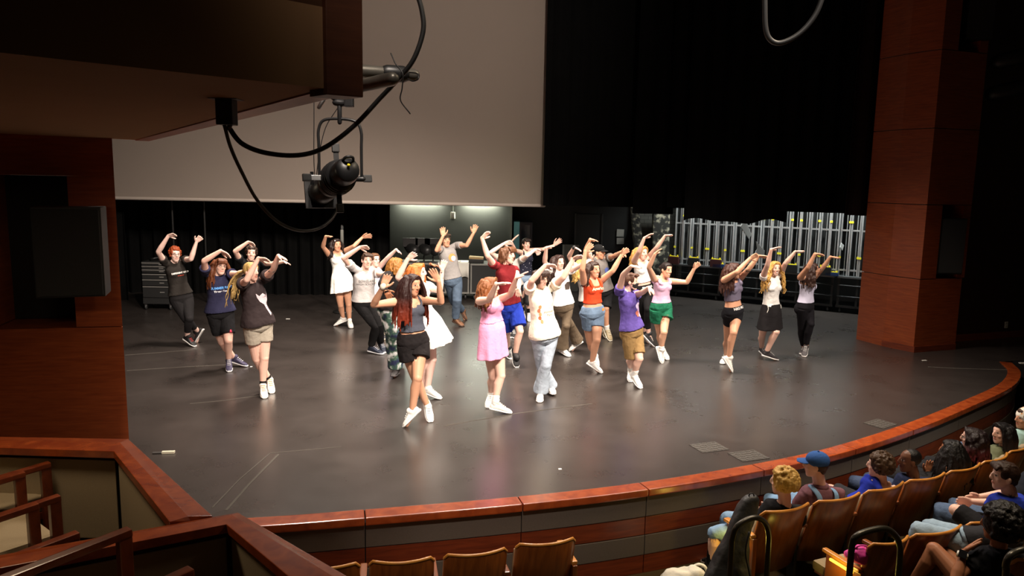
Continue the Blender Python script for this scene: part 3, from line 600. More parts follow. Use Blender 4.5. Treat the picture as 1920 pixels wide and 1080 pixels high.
structure('door_1', MB().box(((a[0] + b[0]) / 2, 19.17, a[2] / 2), (b[0] - a[0], 0.05, a[2])), mat('door_dark', '#1c1c1a', 0.6))
for i, xx in enumerate((a[0] - 0.03, b[0] + 0.03)): structure('trim_door_%d' % (i + 1), MB().box((xx, 19.15, a[2] / 2), (0.05, 0.08, a[2] + 0.05)), mat('door_frame', '#2e2e2b', 0.5))
for i, (y0, y1, lab) in enumerate([(430, 444, 'upper white notice sheet pinned to the dark back wall'), (446, 458, 'lower white notice sheet pinned to the dark back wall')]):
    a = aty(1157, y0, 19.12); b = aty(1170, y1, 19.12)
    o = MB().box(((a[0] + b[0]) / 2, 19.16, (a[2] + b[2]) / 2), (b[0] - a[0], 0.012, a[2] - b[2]), ax=((1, 0, 0.03 * (i * 2 - 1)), (0, 1, 0), (-0.03 * (i * 2 - 1), 0, 1))).build('notice_sheet', mat('notice', '#b9b7b0', 0.8), None)
    tag(o, lab, 'notice', 'notices on the back wall')

# marbled set pieces and masonry wall right of centre
MARB = bpy.data.materials.new('marbled_scenery'); MARB.use_nodes = True
nt = MARB.node_tree; bb = nt.nodes['Principled BSDF']; vn = nt.nodes.new('ShaderNodeTexNoise'); vn.inputs['Scale'].default_value = 9; vn.inputs['Detail'].default_value = 6
cr = nt.nodes.new('ShaderNodeValToRGB'); cr.color_ramp.elements[0].position = 0.5; cr.color_ramp.elements[1].position = 0.66; cr.color_ramp.elements[0].color = srgb('#22211e'); cr.color_ramp.elements[1].color = srgb('#a8a18c')
tcn = nt.nodes.new('ShaderNodeTexCoord'); nt.links.new(tcn.outputs['Object'], vn.inputs['Vector']); nt.links.new(vn.outputs['Fac'], cr.inputs['Fac']); nt.links.new(cr.outputs['Color'], bb.inputs['Base Color']); bb.inputs['Roughness'].default_value = 0.6
def slab(name, q, Y, thick, label, m, cat):
    P = [aty(x, y, Y) for x, y in q]; n = len(P)
    mb = MB().add([tuple(p) for p in P] + [tuple(p + V(0, thick, 0)) for p in P], [tuple(range(n - 1, -1, -1)), tuple(range(n, 2 * n))] + [(i, (i + 1) % n, (i + 1) % n + n, i + n) for i in range(n)])
    return tag(mb.build(name, m, None, bevel=0.01), label, cat)
slab('marbled_column', [(1182, 380), (1196, 380), (1219, 556), (1200, 556)], 18.0, 0.2, 'leaning black and white marbled scenery column, left one', MARB, 'set piece')
slab('marbled_panel', [(1226, 380), (1257, 380), (1252, 556), (1222, 556)], 18.2, 0.2, 'upright black and white marbled scenery panel beside the tube racks', MARB, 'set piece')
BRICK = bpy.data.materials.new('masonry_grey'); BRICK.use_nodes = True
nt = BRICK.node_tree; br = nt.nodes.new('ShaderNodeTexBrick'); tcn = nt.nodes.new('ShaderNodeTexCoord'); mpn = nt.nodes.new('ShaderNodeMapping'); mpn.inputs['Rotation'].default_value = (math.pi / 2, 0, 0)
br.inputs['Scale'].default_value = 2.5; br.inputs['Color1'].default_value = srgb('#5a5852'); br.inputs['Color2'].default_value = srgb('#52504b'); br.inputs['Mortar'].default_value = srgb('#3b3a36')
nt.links.new(tcn.outputs['Object'], mpn.inputs['Vector']); nt.links.new(mpn.outputs['Vector'], br.inputs['Vector']); nt.links.new(br.outputs['Color'], nt.nodes['Principled BSDF'].inputs['Base Color'])
a = aty(1188, 560, 18.9); b = aty(1275, 560, 18.9)
structure('wall_masonry', MB().box(((a[0] + b[0]) / 2, 19.0, 2.5), (b[0] - a[0], 0.2, 5)), BRICK)

# tube racks: rolling carts carrying upright aluminium frames
ALU = mat('aluminium', '#cfd1d2', 0.3, metal=0.7, noise_amt=0.25, noise_scale=3)
PANEL = mat('rack_panel', '#1b1c1c', 0.5, noise_amt=0.35, noise_scale=2.2)
q0 = np.array([4.05, 18.35]); q1 = np.array([8.25, 15.75]); rt = nrm(q1 - q0); rn = np.array([-rt[1], rt[0]]); RL = np.linalg.norm(q1 - q0)
r3 = V(rt[0], rt[1], 0); n3 = V(rn[0], rn[1], 0); CZ = 0.8
ncart = 4
for i in range(ncart):
    s0 = RL * i / ncart + 0.03; s1 = RL * (i + 1) / ncart - 0.03; c = q0 + rt * (s0 + s1) / 2
    t = thing('rack_cart', ['leftmost black steel cart under the upright frames', 'second black steel cart from the marbled panel', 'black steel cart behind the blonde dancer in the black skirt', 'black steel cart nearest the right pillar, under the frames'][i], 'cart', (c[0], c[1], 0), 'carts under the upright frames')
    cc = V(c[0], c[1], 0); L_ = s1 - s0
    MB().box(cc + V(0, 0, CZ - 0.02), (L_, 0.75, 0.04), ax=(r3, n3, V(0, 0, 1))).build('deck', mat('cart_steel', '#6f7173', 0.4, metal=0.7), t, bevel=0.005)
    MB().box(cc + V(0, 0, 0.14), (L_, 0.7, 0.05), ax=(r3, n3, V(0, 0, 1))).build('lower_frame', BLACK_METAL, t)
    for k in range(4):
        MB().box(cc + r3 * (L_ * (k / 3 - 0.5) * 0.94) - n3 * 0.33 + V(0, 0, 0.45), (0.045, 0.045, 0.64), ax=(r3, n3, V(0, 0, 1))).build('upright', BLACK_METAL, t)
    for z in (0.36, 0.6): MB().tube([cc - r3 * L_ * 0.47 - n3 * 0.35 + V(0, 0, z), cc + r3 * L_ * 0.47 - n3 * 0.35 + V(0, 0, z)], 0.014, 8).build('rail', BLACK_METAL, t, True)
    for sx in (-1, 1):
        p = cc + r3 * sx * L_ * 0.42 - n3 * 0.28
        MB().tube([p + V(0, 0, 0.06) - r3 * 0.02, p + V(0, 0, 0.06) + r3 * 0.02], 0.06, 12, round_ends=False).build('caster', mat('caster_rubber', (0.03, 0.03, 0.03), 0.5), t, True)
nf = 24
TAG = mat('yellow_tag', '#e8dc2a', 0.6)
for i in range(nf):
    s = RL * (i + 0.5) / nf; c = q0 + rt * s; cc = V(c[0], c[1], CZ); wd = RL / nf * 0.8; hh = 4.2
    place_w = ['first', 'second', 'third', 'fourth', 'fifth', 'sixth', 'seventh', 'eighth', 'ninth', 'tenth', 'eleventh', 'twelfth', 'thirteenth', 'fourteenth', 'fifteenth', 'sixteenth', 'seventeenth', 'eighteenth', 'nineteenth', 'twentieth', 'twenty-first', 'twenty-second', 'twenty-third', 'last'][i]
    t = thing('shell_frame', '%s upright aluminium frame from the marbled panel, tagged in yellow, on a cart' % place_w, 'frame', tuple(cc), 'upright aluminium frames on carts')
    off = 0.04 * math.sin(i * 2.3)
    for sx in (-1, 1):
        p = cc + r3 * sx * wd / 2 - n3 * (0.22 + off)
        MB().box(p + V(0, 0, hh / 2), (0.03, 0.07, hh), ax=(r3, n3, V(0, 0, 1))).build('upright', ALU, t, bevel=0.006)
    if i % 5 != 3: MB().box(cc - n3 * (0.10 + off) + V(0, 0, hh / 2), (wd * 0.98, 0.03, hh), ax=(r3, n3, V(0, 0, 1))).build('panel', PANEL, t)
    MB().tube([cc - n3 * (0.20 + off) + r3 * 0.02, cc - n3 * (0.20 + off) + r3 * 0.02 + V(0, 0, hh)], 0.011, 8).build('centre_rod', ALU, t, True)
    for z in (0.12, 0.98): MB().box(cc - n3 * (0.21 + off) + V(0, 0, z), (wd, 0.035, 0.035), ax=(r3, n3, V(0, 0, 1))).build('crossbar', ALU, t)
    for z, sx in ((1.16, -1 if i % 3 else 1), (0.40, 1 if i % 2 else -1)):
        if (i * 7 + int(z * 10)) % 4 == 3: continue
        p = cc + r3 * sx * wd / 2 - n3 * (0.262 + off) + V(0, 0, z)
        MB().box(p, (0.055, 0.006, 0.045), ax=(r3, n3, V(0, 0, 1))).build('yellow_tag', TAG, t)
for k in range(5):
    pl = q0 + rt * RL * (k + 0.5) / 5 - rn * 0.75
    lamp('AREA', (pl[0], pl[1], 3.3), (pl[0] + rn[0] * 0.5, pl[1] + rn[1] * 0.5, 1.0), 34, (0.93, 1.0, 0.97), shape='DISK', size=0.35, spread=math.radians(130))
cols = [('#3a0c0c', 'dark red'), ('#111111', 'black'), ('#0f2c5c', 'blue')]
for i, (x, y, Yd, ci) in enumerate([(1252, 482, 17.6, 0), (1292, 484, 17.4, 1), (1337, 480, 17.2, 0), (1345, 498, 17.3, 2), (1545, 480, 15.95, 1), (1557, 516, 15.9, 2), (1648, 522, 15.2, 2), (1480, 512, 16.4, 1)]):
    p = aty(x, y, Yd); s = (p[:2] - q0) @ rt; c = q0 + rt * s - rn * 0.42; p = V(c[0], c[1], CZ)
    t = thing('storage_crate', ['dark red crate with yellow rim beside the marbled panel', 'black crate with yellow rim, second along the carts', 'dark red crate with yellow rim, third along the carts', 'blue crate with yellow rim on the second cart', 'black crate with yellow rim behind the rightmost dancer', 'blue crate on the cart right of the rightmost dancer', 'blue crate with yellow rim nearest the right pillar', 'black crate with yellow rim behind the blonde dancer in white'][i], 'crate', tuple(p), 'crates on the rack carts')
    hh = 0.17 if ci != 2 else 0.07
    MB().box(p + V(0, 0, hh / 2 + 0.002), (0.26, 0.1, hh), ax=(r3, n3, V(0, 0, 1))).build('body', mat('crate_' + cols[ci][1], cols[ci][0], 0.6), t, bevel=0.006)
    MB().box(p + V(0, 0, hh + 0.014), (0.22, 0.05, 0.016), ax=(r3, n3, V(0, 0, 1))).build('rim', YELLOW, t, bevel=0.004)
    for sx in (-1, 1): MB().box(p + r3 * sx * 0.09 + V(0, 0, hh + 0.035), (0.025, 0.025, 0.035), ax=(r3, n3, V(0, 0, 1))).build('latch', YELLOW, t)
# plastic sheeting caught in the frames
for i, (q, Y, lab) in enumerate([([(1398, 412), (1410, 440), (1404, 448), (1388, 425)], 16.6, 'scrap of pale plastic sheet high between the frames'), ([(1418, 452), (1434, 470), (1433, 480), (1414, 478), (1420, 466)], 16.3, 'larger scrap of pale plastic sheet hanging between the frames'), ([(1578, 455), (1583, 460), (1580, 470), (1575, 464)], 15.95, 'small scrap of white plastic between the right-hand frames')]):
    slab('plastic_scrap', q, Y - (0.1 if i < 2 else -0.12), 0.03, lab, mat('plastic_pale', '#b9bab8', 0.5), 'plastic sheet')

# ------------------------------------------------------------------ marks and small things on the stage floor
CHALK = mat('chalk_line', '#48433c', 0.9)
def line_strip(P, wd, lab, name='floor_tape', m=CHALK, cat='floor tape'):
    A_ = [np.array(p) for p in P]; L1 = offset_curve(A_, wd / 2); L2 = offset_curve(A_, -wd / 2)
    return tag(strip(L2, L1, 0.0, 0.0022).build(name, m, None), lab, cat)
def fp(*q): return [atz(x, y, 0)[:2] for x, y in q]
line_strip(fp((235, 666), (300, 661), (372, 655)), 0.02, 'pale tape line behind the red-haired dancer')
line_strip(fp((238, 695), (330, 689), (440, 683)), 0.02, 'pale tape line running to the navy-shirted dancer')
line_strip(fp((356, 757), (420, 751), (492, 741)), 0.014, 'faint line under the blonde pony-tailed dancer')
line_strip(fp((830, 799), (970, 775), (1110, 757)), 0.014, 'faint pale line crossing below the dancer in pink')
line_strip(fp((1740, 688), (1800, 691), (1905, 694)), 0.03, 'pale seam line across the stage at far right')
line_strip(fp((424, 957), (470, 905), (522, 852)), 0.022, 'white edged seam of the trap, right one of the two')
line_strip(fp((398, 952), (450, 898), (506, 850)), 0.012, 'thin seam of the trap, left one of the two')
line_strip(fp((506, 850), (560, 845), (640, 838)), 0.012, 'short seam closing the far end of the trap')
def plate(c, wd, dp, ang, lab):
    p = atz(c[0], c[1], 0); t = thing('floor_pocket', lab, 'floor plate', tuple(p), 'metal floor pockets near the stage edge')
    a1 = V(math.cos(ang), math.sin(ang), 0); a2 = V(-math.sin(ang), math.cos(ang), 0)
    MB().box(p + V(0, 0, 0.003), (wd, dp, 0.006), ax=(a1, a2, V(0, 0, 1))).build('base_plate', mat('pocket_plate', '#3f3b37', 0.5), t)
    mb = MB(); nx, ny = 9, 5
    for i in range(nx):
        for j in range(ny):
            c_ = p + a1 * wd * ((i + 0.5 + 0.25 * (j % 2)) / (nx + 0.5) - 0.5) + a2 * dp * ((j + 0.5) / ny - 0.5) + V(0, 0, 0.007)
            d = 1 if (i + j) % 2 else -1
            mb.box(c_, (0.035, 0.010, 0.004), ax=(nrm(a1 + a2 * d), nrm(a2 - a1 * d), V(0, 0, 1)))
    mb.build('tread_pattern', mat('tread', '#5c5852', 0.35, metal=0.5), t)
plate((1329, 839), 0.32, 0.25, 0.35, 'worn metal tread plate, left one of the pair near the lip')
plate((1403, 855), 0.32, 0.25, 0.35, 'worn metal tread plate, right one of the pair near the lip')
plate((1650, 795), 0.30, 0.24, 0.6, 'metal tread plate at the right, before the curved lip')
p = atz(310, 850, 0); t = thing('utility_knife', 'small pale utility knife lying on the stage beside the box rail', 'knife', tuple(p))
MB().box(p + V(0.03, 0, 0.012), (0.12, 0.035, 0.024), ax=((1, 0.15, 0), (-0.15, 1, 0), (0, 0, 1))).build('handle', mat('knife_ivory', '#cfc6b0', 0.5), t, bevel=0.006)
MB().box(p + V(-0.07, -0.015, 0.01), (0.09, 0.02, 0.012), ax=((1, 0.15, 0), (-0.15, 1, 0), (0, 0, 1))).build('blade_sleeve', STEEL, t, bevel=0.003)
for (x, y, lab) in [(540, 598, 'scrap of white tape on the stage behind the pony-tailed dancer'), (471, 688, 'tiny paper scrap beside the navy-shirted dancer\'s shoe'), (1733, 676, 'small paper scrap in front of the right pillar'), (1050, 880, 'tiny paper scrap near the lip below the dancer in jeans')]:
    p = atz(x, y, 0); tag(MB().box(p + V(0, 0, 0.003), (0.075 if x in (540, 1733) else 0.03, 0.03, 0.004), ax=((1, 0.1, 0), (-0.1, 1, 0), (0, 0, 1))).build('paper_scrap', WHITE, None), lab, 'paper scrap')
# stairs at the far right end of the lip
t = thing('stage_stairs', 'black steps with white nosings at the right end of the lip', 'stairs', (8.55, 11.3, FLOOR_Z))
for k in range(4):
    z = FLOOR_Z + 0.2 * (k + 1) - 0.0; y0 = 10.2 + 0.3 * k
    MB().box((8.5, y0 + 0.6, (FLOOR_Z + z) / 2 - 0.002), (0.95, 1.2 - 0.3 * k + 0.3, z - FLOOR_Z)).build('step', BLACK_METAL, t)
    MB().box((8.5, y0 - 0.01 + 0.15 * k, z + 0.004), (0.95, 0.05, 0.01)).build('nosing', WHITE, t)
# ------------------------------------------------------------------ theatre seats
def seat_master(name, label, group, end=None, down=False):
    t = thing(name, label, 'theatre seat', (0, 0, 0), group)
    # back shell: bent plywood, concave toward the sitter, with rounded top corners
    def shell(y_off, th, hw, z0, z1, dz=0.0):
        N = 14; rings = []
        for i in range(N + 1):
            u = -1 + 2 * i / N; x = hw * u
            yc = 0.07 * u * u + y_off
            rnd = 0.045 * max(0, (abs(u) - 0.86) / 0.14) ** 2
            zt = z1 - rnd
            def P(z, y): return V(x, y - 0.26 * (z - 0.45), z)
            cols = [P(z0, yc), P((z0 + zt) / 2, yc), P(zt - 0.012, yc), P(zt, yc + th * 0.5), P(zt - 0.012, yc + th), P((z0 + zt) / 2, yc + th), P(z0, yc + th)]
            rings.append(cols)
        return MB().loft(rings)
    shell(-0.045, 0.022, 0.268, 0.22, 0.84).build('back_shell', SEAT_WOOD, t, True, local=True)
    # bright edge band along the top
    N = 18; pts = []
    for i in range(N + 1):
        u = -0.985 + 1.97 * i / N; rnd = 0.045 * max(0, (abs(u) - 0.86) / 0.14) ** 2; z = 0.838 - rnd; y = 0.07 * u * u - 0.034
        pts.append(V(0.268 * u, y - 0.26 * (z - 0.45), z))
    MB().tube(pts, 0.0125, 8).build('top_edge', SEAT_EDGE, t, True, local=True)
    shell(-0.02, 0.06, 0.235, 0.34, 0.78).build('back_cushion', BEIGE, t, True, local=True)
    if down:
        MB().box((0, 0.27, 0.39), (0.46, 0.44, 0.08)).build('seat_cushion', BEIGE, t, local=True, bevel=0.03)
        MB().box((0, 0.27, 0.34), (0.44, 0.40, 0.02)).build('seat_pan', SEAT_WOOD, t, local=True, bevel=0.008)
    else:
        MB().box((0, 0.13, 0.50), (0.46, 0.09, 0.42), ax=((1, 0, 0), (0, 1, 0.25), (0, -0.25, 1))).build('seat_cushion', BEIGE, t, local=True, bevel=0.03)
        MB().box((0, 0.19, 0.50), (0.44, 0.02, 0.38), ax=((1, 0, 0), (0, 1, 0.25), (0, -0.25, 1))).build('seat_pan', SEAT_WOOD, t, local=True, bevel=0.008)
    def arm(x, endp):
        MB().box((x, 0.16, 0.60), (0.06, 0.36, 0.028)).build('armrest', SEAT_EDGE if endp else SEAT_WOOD, t, local=True, bevel=0.01)
        if endp:
            MB().box((x, 0.13, 0.30), (0.045, 0.34, 0.575)).build('end_panel', SEAT_WOOD, t, local=True, bevel=0.006)
        else:
            MB().box((x, 0.10, 0.30), (0.03, 0.08, 0.57)).build('standard', BLACK_METAL, t, local=True)
        MB().box((x, 0.10, 0.01), (0.06, 0.26, 0.02)).build('foot_plate', BLACK_METAL, t, local=True)
    arm(0.285, end == 'right')
    if end == 'left': arm(-0.285, True)
    return t
def seat_row(tops, z_top, floor_z, group, labels, ends, down=()):
    """tops: list of (left, right) plan points of each back's top edge"""
    out = []
    for i, (a, b) in enumerate(tops):
        a = np.array(a); b = np.array(b); tt = nrm(b - a); ang = math.atan2(tt[1], tt[0]); fw = np.array([-tt[1], tt[0]])
        c = (a + b) / 2 + fw * 0.07
        key = (ends.get(i), i in down)
        if key not in MASTERS:
            MASTERS[key] = seat_master('theatre_seat', labels[i], group, key[0], key[1]); t = MASTERS[key]
        else:
            t = copy_tree(MASTERS[key])
        t.location = (c[0], c[1], floor_z); t.rotation_euler = (0, 0, ang); t.scale = (min(1.0, np.linalg.norm(b - a) / .55), 1, 1)
        t['label'] = labels[i]; t['group'] = group
        out.append((c, fw, ang, t))
    return out
MASTERS = {}
def tp(x, y, z=0.03): return atz(x, y, z)[:2]
LEFT = seat_row([(tp(690, 1054) - (tp(816, 1045) - tp(690, 1054)) * 1.12, tp(676, 1056)), (tp(690, 1054), tp(816, 1045)), (tp(831, 1042), tp(953, 1028)), (tp(966, 1022), tp(1081, 1009))], 0.03, FLOOR_Z, 'empty wooden seats below the stage lip',
    ['wooden seat back mostly hidden behind the box rail, at the row end', 'empty wooden seat second from the aisle gap, left of its neighbours below the lip', 'empty wooden seat in the middle of the short row below the lip', 'empty wooden seat at the aisle end, with a small armrest tip showing'], {3: 'right'})
a_pts = [tp(*q) for q in [(1425, 962), (1521, 943), (1620, 923), (1697, 903), (1775, 886), (1840, 868), (1890, 849)]]
def gap(P): # neighbouring tops nearly touch
    return [(p + (q - p) * 0.015, q - (q - p) * 0.015) for p, q in zip(P[:-1], P[1:])]
a_more = a_pts + [a_pts[-1] + np.array([0.44, 0.34]), a_pts[-1] + np.array([0.86, 0.72])]
ROWA = seat_row(gap(a_more), 0.03, FLOOR_Z, 'wooden seats of the occupied front row',
    ['aisle seat under the curly blond spectator', 'wooden seat behind the spectator in the blue cap', 'wooden seat behind the spectator in the blue tank top', 'wooden seat behind the spectator with cropped black hair', 'wooden seat behind the spectator with long black braids', 'wooden seat behind the spectator with dark red hair', 'wooden seat behind the spectator in the green shirt', 'wooden seat of the spectator in the patterned headscarf'], {0: 'left'}, range(8))
zb_ = 0.1; b_pts = [tp(1629, 1022, zb_), tp(1706, 1005, zb_), tp(1808, 984, zb_)]
dB = (b_pts[2] - b_pts[1]); b_pts = [b_pts[0], b_pts[1], b_pts[2], b_pts[2] + dB * 1.05 + np.array([-0.02, 0.03]), b_pts[2] + dB * 2.05 + np.array([-0.05, 0.1])]
FB = FLOOR_Z + 0.07
ROWB = seat_row(gap(b_pts), zb_, FB, 'wooden seats of the second row', ['empty second-row aisle seat with a pink bag on its cushion', 'second-row seat behind the long denim legs', 'second-row seat under the boy in the blue tee', 'second-row seat at the right edge under the dark speckled shirt'], {0: 'left'}, (0, 1, 2, 3))
zc_ = 0.17; c0_ = tp(1895, 1052, zc_); FCZ = FLOOR_Z + 0.14
dC = nrm(dB) * 0.54; cL_ = [c0_ - dC * 1.35, c0_ - dC * 0.35, c0_ + dC * 0.68]
ROWC = seat_row([(c0_ + dC * 0.02, c0_ + dC * 1.02)], zc_, FCZ, 'wooden seat of the third row', ['wooden third-row seat at the bottom right corner, behind the handrail'], {0: 'left'}, (0,))
structure('floor_riser_1', prism([tuple(b_pts[0] + np.array([-1.0, 0.15])), tuple(b_pts[0] + np.array([-0.6, -2.0])), (9, 0), (9, 8.6), tuple(b_pts[-1] + np.array([0.2, 0.75])), tuple(b_pts[2] + np.array([-0.25, 0.55]))], FLOOR_Z - 0.04, FB - 0.002), CARPET)
structure('floor_riser_2', prism([tuple(c0_ + np.array([-1.0, 0.1])), tuple(c0_ + np.array([-0.7, -2.0])), (8, 0), (8, 7.0), tuple(c0_ + np.array([1.2, 1.1])), tuple(c0_ + np.array([-0.1, 0.5]))], FLOOR_Z - 0.04, FCZ - 0.002), CARPET)
# lit aisle panels on the row ends
GLOW = mat('aisle_glow', '#ffd23c', 0.5, emit='#ffcf3a', estr=3)
for (c, fw, ang, t), zf in ((ROWA[0], FLOOR_Z), (ROWB[0], FB)):
    MB().box((-0.318, 0.14, 0.565), (0.02, 0.22, 0.016)).build('aisle_light', GLOW, t, local=True)
    p = V(c[0], c[1], zf) + V(math.cos(ang), math.sin(ang), 0) * -0.36 + V(fw[0], fw[1], 0) * 0.13 + V(0, 0, 0.55)
    lamp('POINT', p, p - V(0, 0, 1), 1.6, (1.0, 0.72, 0.12), shadow_soft_size=0.02)
# hoop handrails at the aisle steps
HR = mat('rail_bronze', '#3d3a33', 0.35, metal=0.6)
def hoop(px, depth, zf, label, w0=0.40):
    t = thing('aisle_handrail', label, 'handrail', (0, 0, 0), 'aisle handrails between the seat blocks')
    P = [aty(x, y, d) for x, y, d in zip([q[0] for q in px], [q[1] for q in px], depth)]
    P0 = P[0].copy(); P0[2] = zf; P1 = P[-1].copy(); P1[2] = zf
    t.location = tuple(P0)
    MB().tube(catmull([P0] + P + [P1], 8), 0.021, 12).build('hoop', HR, t, True)
    for q in (P0, P1): MB().tube([q + V(0, 0, 0.0), q + V(0, 0, 0.02)], 0.05, 16, round_ends=False).build('floor_flange', HR, t, True)
hoop([(1371, 1040), (1374, 1008), (1382, 987), (1402, 974), (1420, 971), (1434, 980), (1441, 1000), (1440, 1040)], [5.25, 5.25, 5.25, 5.28, 5.3, 5.33, 5.35, 5.35], FLOOR_Z, 'dark hoop handrail in front of the black guitar bag')
hoop([(1594, 1060), (1598, 1020), (1606, 1005), (1630, 995), (1658, 991), (1675, 1000), (1686, 1020), (1686, 1060)], [4.72, 4.72, 4.72, 4.75, 4.78, 4.82, 4.84, 4.84], FB, 'dark hoop handrail over the empty second-row aisle seat')
hoop([(1884, 1100), (1886, 1060), (1893, 1043), (1905, 1035), (1925, 1030), (1950, 1033), (1962, 1060), (1962, 1100)], [4.35, 4.35, 4.35, 4.37, 4.38, 4.4, 4.42, 4.42], FCZ, 'dark hoop handrail cut by the bottom right corner')
# guitar bag, backpack, pink bag
def guitar_bag():
    t = thing('guitar_bag', 'tall black guitar bag leaning on the aisle seat of the front row', 'guitar bag', tuple(aty(1370, 1100, 5.45)))
    sec = [(1409, 928, 0.04, 0.03, 5.62), (1408, 936, 0.068, 0.045, 5.61), (1402, 950, 0.086, 0.055, 5.6), (1396, 967, 0.098, 0.06, 5.58), (1387, 990, 0.094, 0.06, 5.55), (1379, 1017, 0.105, 0.065, 5.52), (1369, 1050, 0.150, 0.08, 5.5), (1364, 1080, 0.19, 0.085, 5.47), (1360, 1110, 0.20, 0.085, 5.44), (1355, 1140, 0.2, 0.085, 5.42), (1350, 1172, 0.21, 0.085, 5.4), (1346, 1200, 0.16, 0.07, 5.38)]
    axx = nrm(V(1, 0.25, 0)); ay = V(-axx[1], axx[0], 0); rings = []
    for x, y, hw, hd, Y in sec:
        c = aty(x, y, Y); rings.append([c + axx * hw * math.copysign(abs(math.cos(k)) ** 0.6, math.cos(k)) + ay * hd * math.copysign(abs(math.sin(k)) ** 0.6, math.sin(k)) for k in np.linspace(0, 2 * math.pi, 24, endpoint=False)])
    zmin = min(p[2] for r in rings for p in r)
    me = fuse(MB().loft(rings), 0.012, 2, fold=0.02, fold_scale=0.12)
    BAG = mat('bag_nylon', (0.014, 0.014, 0.015), 0.55, bump=0.3, bump_scale=30)
    place('bag_body', me, BAG, t)
    c = aty(1409, 931, 5.6); MB().tube(catmull([c + V(-0.022, 0, -0.01), c + V(-0.014, 0, 0.022), c + V(0.014, 0, 0.022), c + V(0.022, 0, -0.01)], 5), 0.005, 8).build('hang_loop', BAG, t, True)
    P = [aty(x, y, Y - 0.09) for x, y, Y in [(1404, 1000, 5.52), (1398, 1035, 5.5), (1404, 1070, 5.48), (1410, 1100, 5.46)]]
    MB().tube(catmull(P, 6), 0.014, 8, flat=0.4).build('shoulder_strap', BAG, t, True)
guitar_bag()
t = thing('backpack', 'cream and teal backpack on the carpet in front of the guitar bag', 'backpack', tuple(aty(1285, 1090, 5.9)))
c = aty(1284, 1078, 5.9); c[2] = FLOOR_Z + 0.14
mb = MB(); mb.ell(c, (0.23, 0.17, 0.16)); mb.ell(c + V(-0.1, -0.03, -0.03), (0.15, 0.15, 0.13)); mb.ell(c + V(0.08, 0, 0.06), (0.12, 0.12, 0.11))
place('pack_body', fuse(mb, 0.014, 3, fold=0.05, fold_scale=0.12), mat('cream_canvas', '#c9c3b2', 0.9, bump=0.2, bump_scale=80), t)
mb = MB(); mb.ell(c + V(0.15, -0.07, 0.02), (0.10, 0.1, 0.11)); mb.ell(c + V(0.16, -0.1, -0.07), (0.1, 0.08, 0.08))
place('teal_pocket', fuse(mb, 0.012, 2, fold=0.02), mat('teal_canvas', '#2b8a94', 0.8), t)
MB().tube(catmull([c + V(0.06, 0.05, 0.14), c + V(0.12, 0.04, 0.18), c + V(0.17, 0.02, 0.17), c + V(0.19, 0.0, 0.12)], 6), 0.02, 8, flat=0.5).build('carry_handle', mat('cream_canvas', '#c9c3b2', 0.9), t, True)
(c, fw, ang, t0) = ROWB[0]
t = thing('pink_bag', 'small bright pink bag lying on the empty second-row aisle seat', 'bag', (c[0], c[1], FB + 0.5))
p = aty(1612, 1040, 5.25)
me = fuse(MB().ell(p, (0.075, 0.06, 0.07)).ell(p + V(-0.04, 0.03, -0.02), (0.06, 0.05, 0.05)), 0.009, 2, fold=0.03, fold_scale=0.05); place('pouch', me, mat('pink_nylon', '#d83fa0', 0.6), t)
MB().tube(catmull([p + V(-0.05, 0, 0.04), p + V(-0.02, -0.02, 0.08), p + V(0.03, -0.02, 0.08), p + V(0.05, 0, 0.04)], 5), 0.006, 8).build('strap', mat('pink_nylon', '#d83fa0', 0.6), t, True)
# ------------------------------------------------------------------ people
def skin_mat(col):
    key = 'skin_' + col
    if key in _mats: return _mats[key]
    m = bpy.data.materials.new(key); m.use_nodes = True; nt = m.node_tree; b = nt.nodes['Principled BSDF']
    a = nt.nodes.new('ShaderNodeVertexColor'); a.layer_name = 'tone'
    nt.links.new(a.outputs['Color'], b.inputs['Base Color']); b.inputs['Roughness'].default_value = 0.5; b.inputs['Specular IOR Level'].default_value = 0.35
    b.inputs['Subsurface Weight'].default_value = 0.0
    _mats[key] = m; return m
SK = {'fair': '#e4b8a6', 'pale': '#edc8ba', 'tan': '#cf9a7c', 'olive': '#d4a386', 'brown': '#9a6446', 'deep': '#5f3c2a'}
FEM = [(-0.20, .055, .060, 0), (-0.12, .140, .100, 0), (0.0, .168, .116, 0), (0.12, .158, .108, 0), (.28, .132, .092, .0), (.42, .118, .084, 0), (.58, .122, .088, .004), (.74, .130, .100, .010), (.88, .136, .088, .004), (.97, .102, .066, 0), (1.03, .060, .052, -.005)]
MAL = [(-0.20, .055, .060, 0), (-0.12, .135, .098, 0), (0.0, .158, .110, 0), (0.12, .150, .104, 0), (.28, .142, .098, .0), (.42, .140, .098, 0), (.58, .150, .104, .004), (.74, .156, .108, .008), (.88, .160, .096, .004), (.97, .120, .072, 0), (1.03, .068, .06, -.005)]
def lerp_sec(tab, t):
    if t <= tab[0][0]: return tab[0][1:]
    for a, b in zip(tab[:-1], tab[1:]):
        if t <= b[0]:
            k = (t - a[0]) / (b[0] - a[0]); return tuple(a[i] + (b[i] - a[i]) * k for i in (1, 2, 3))
    return tab[-1][1:]
class Fig: pass

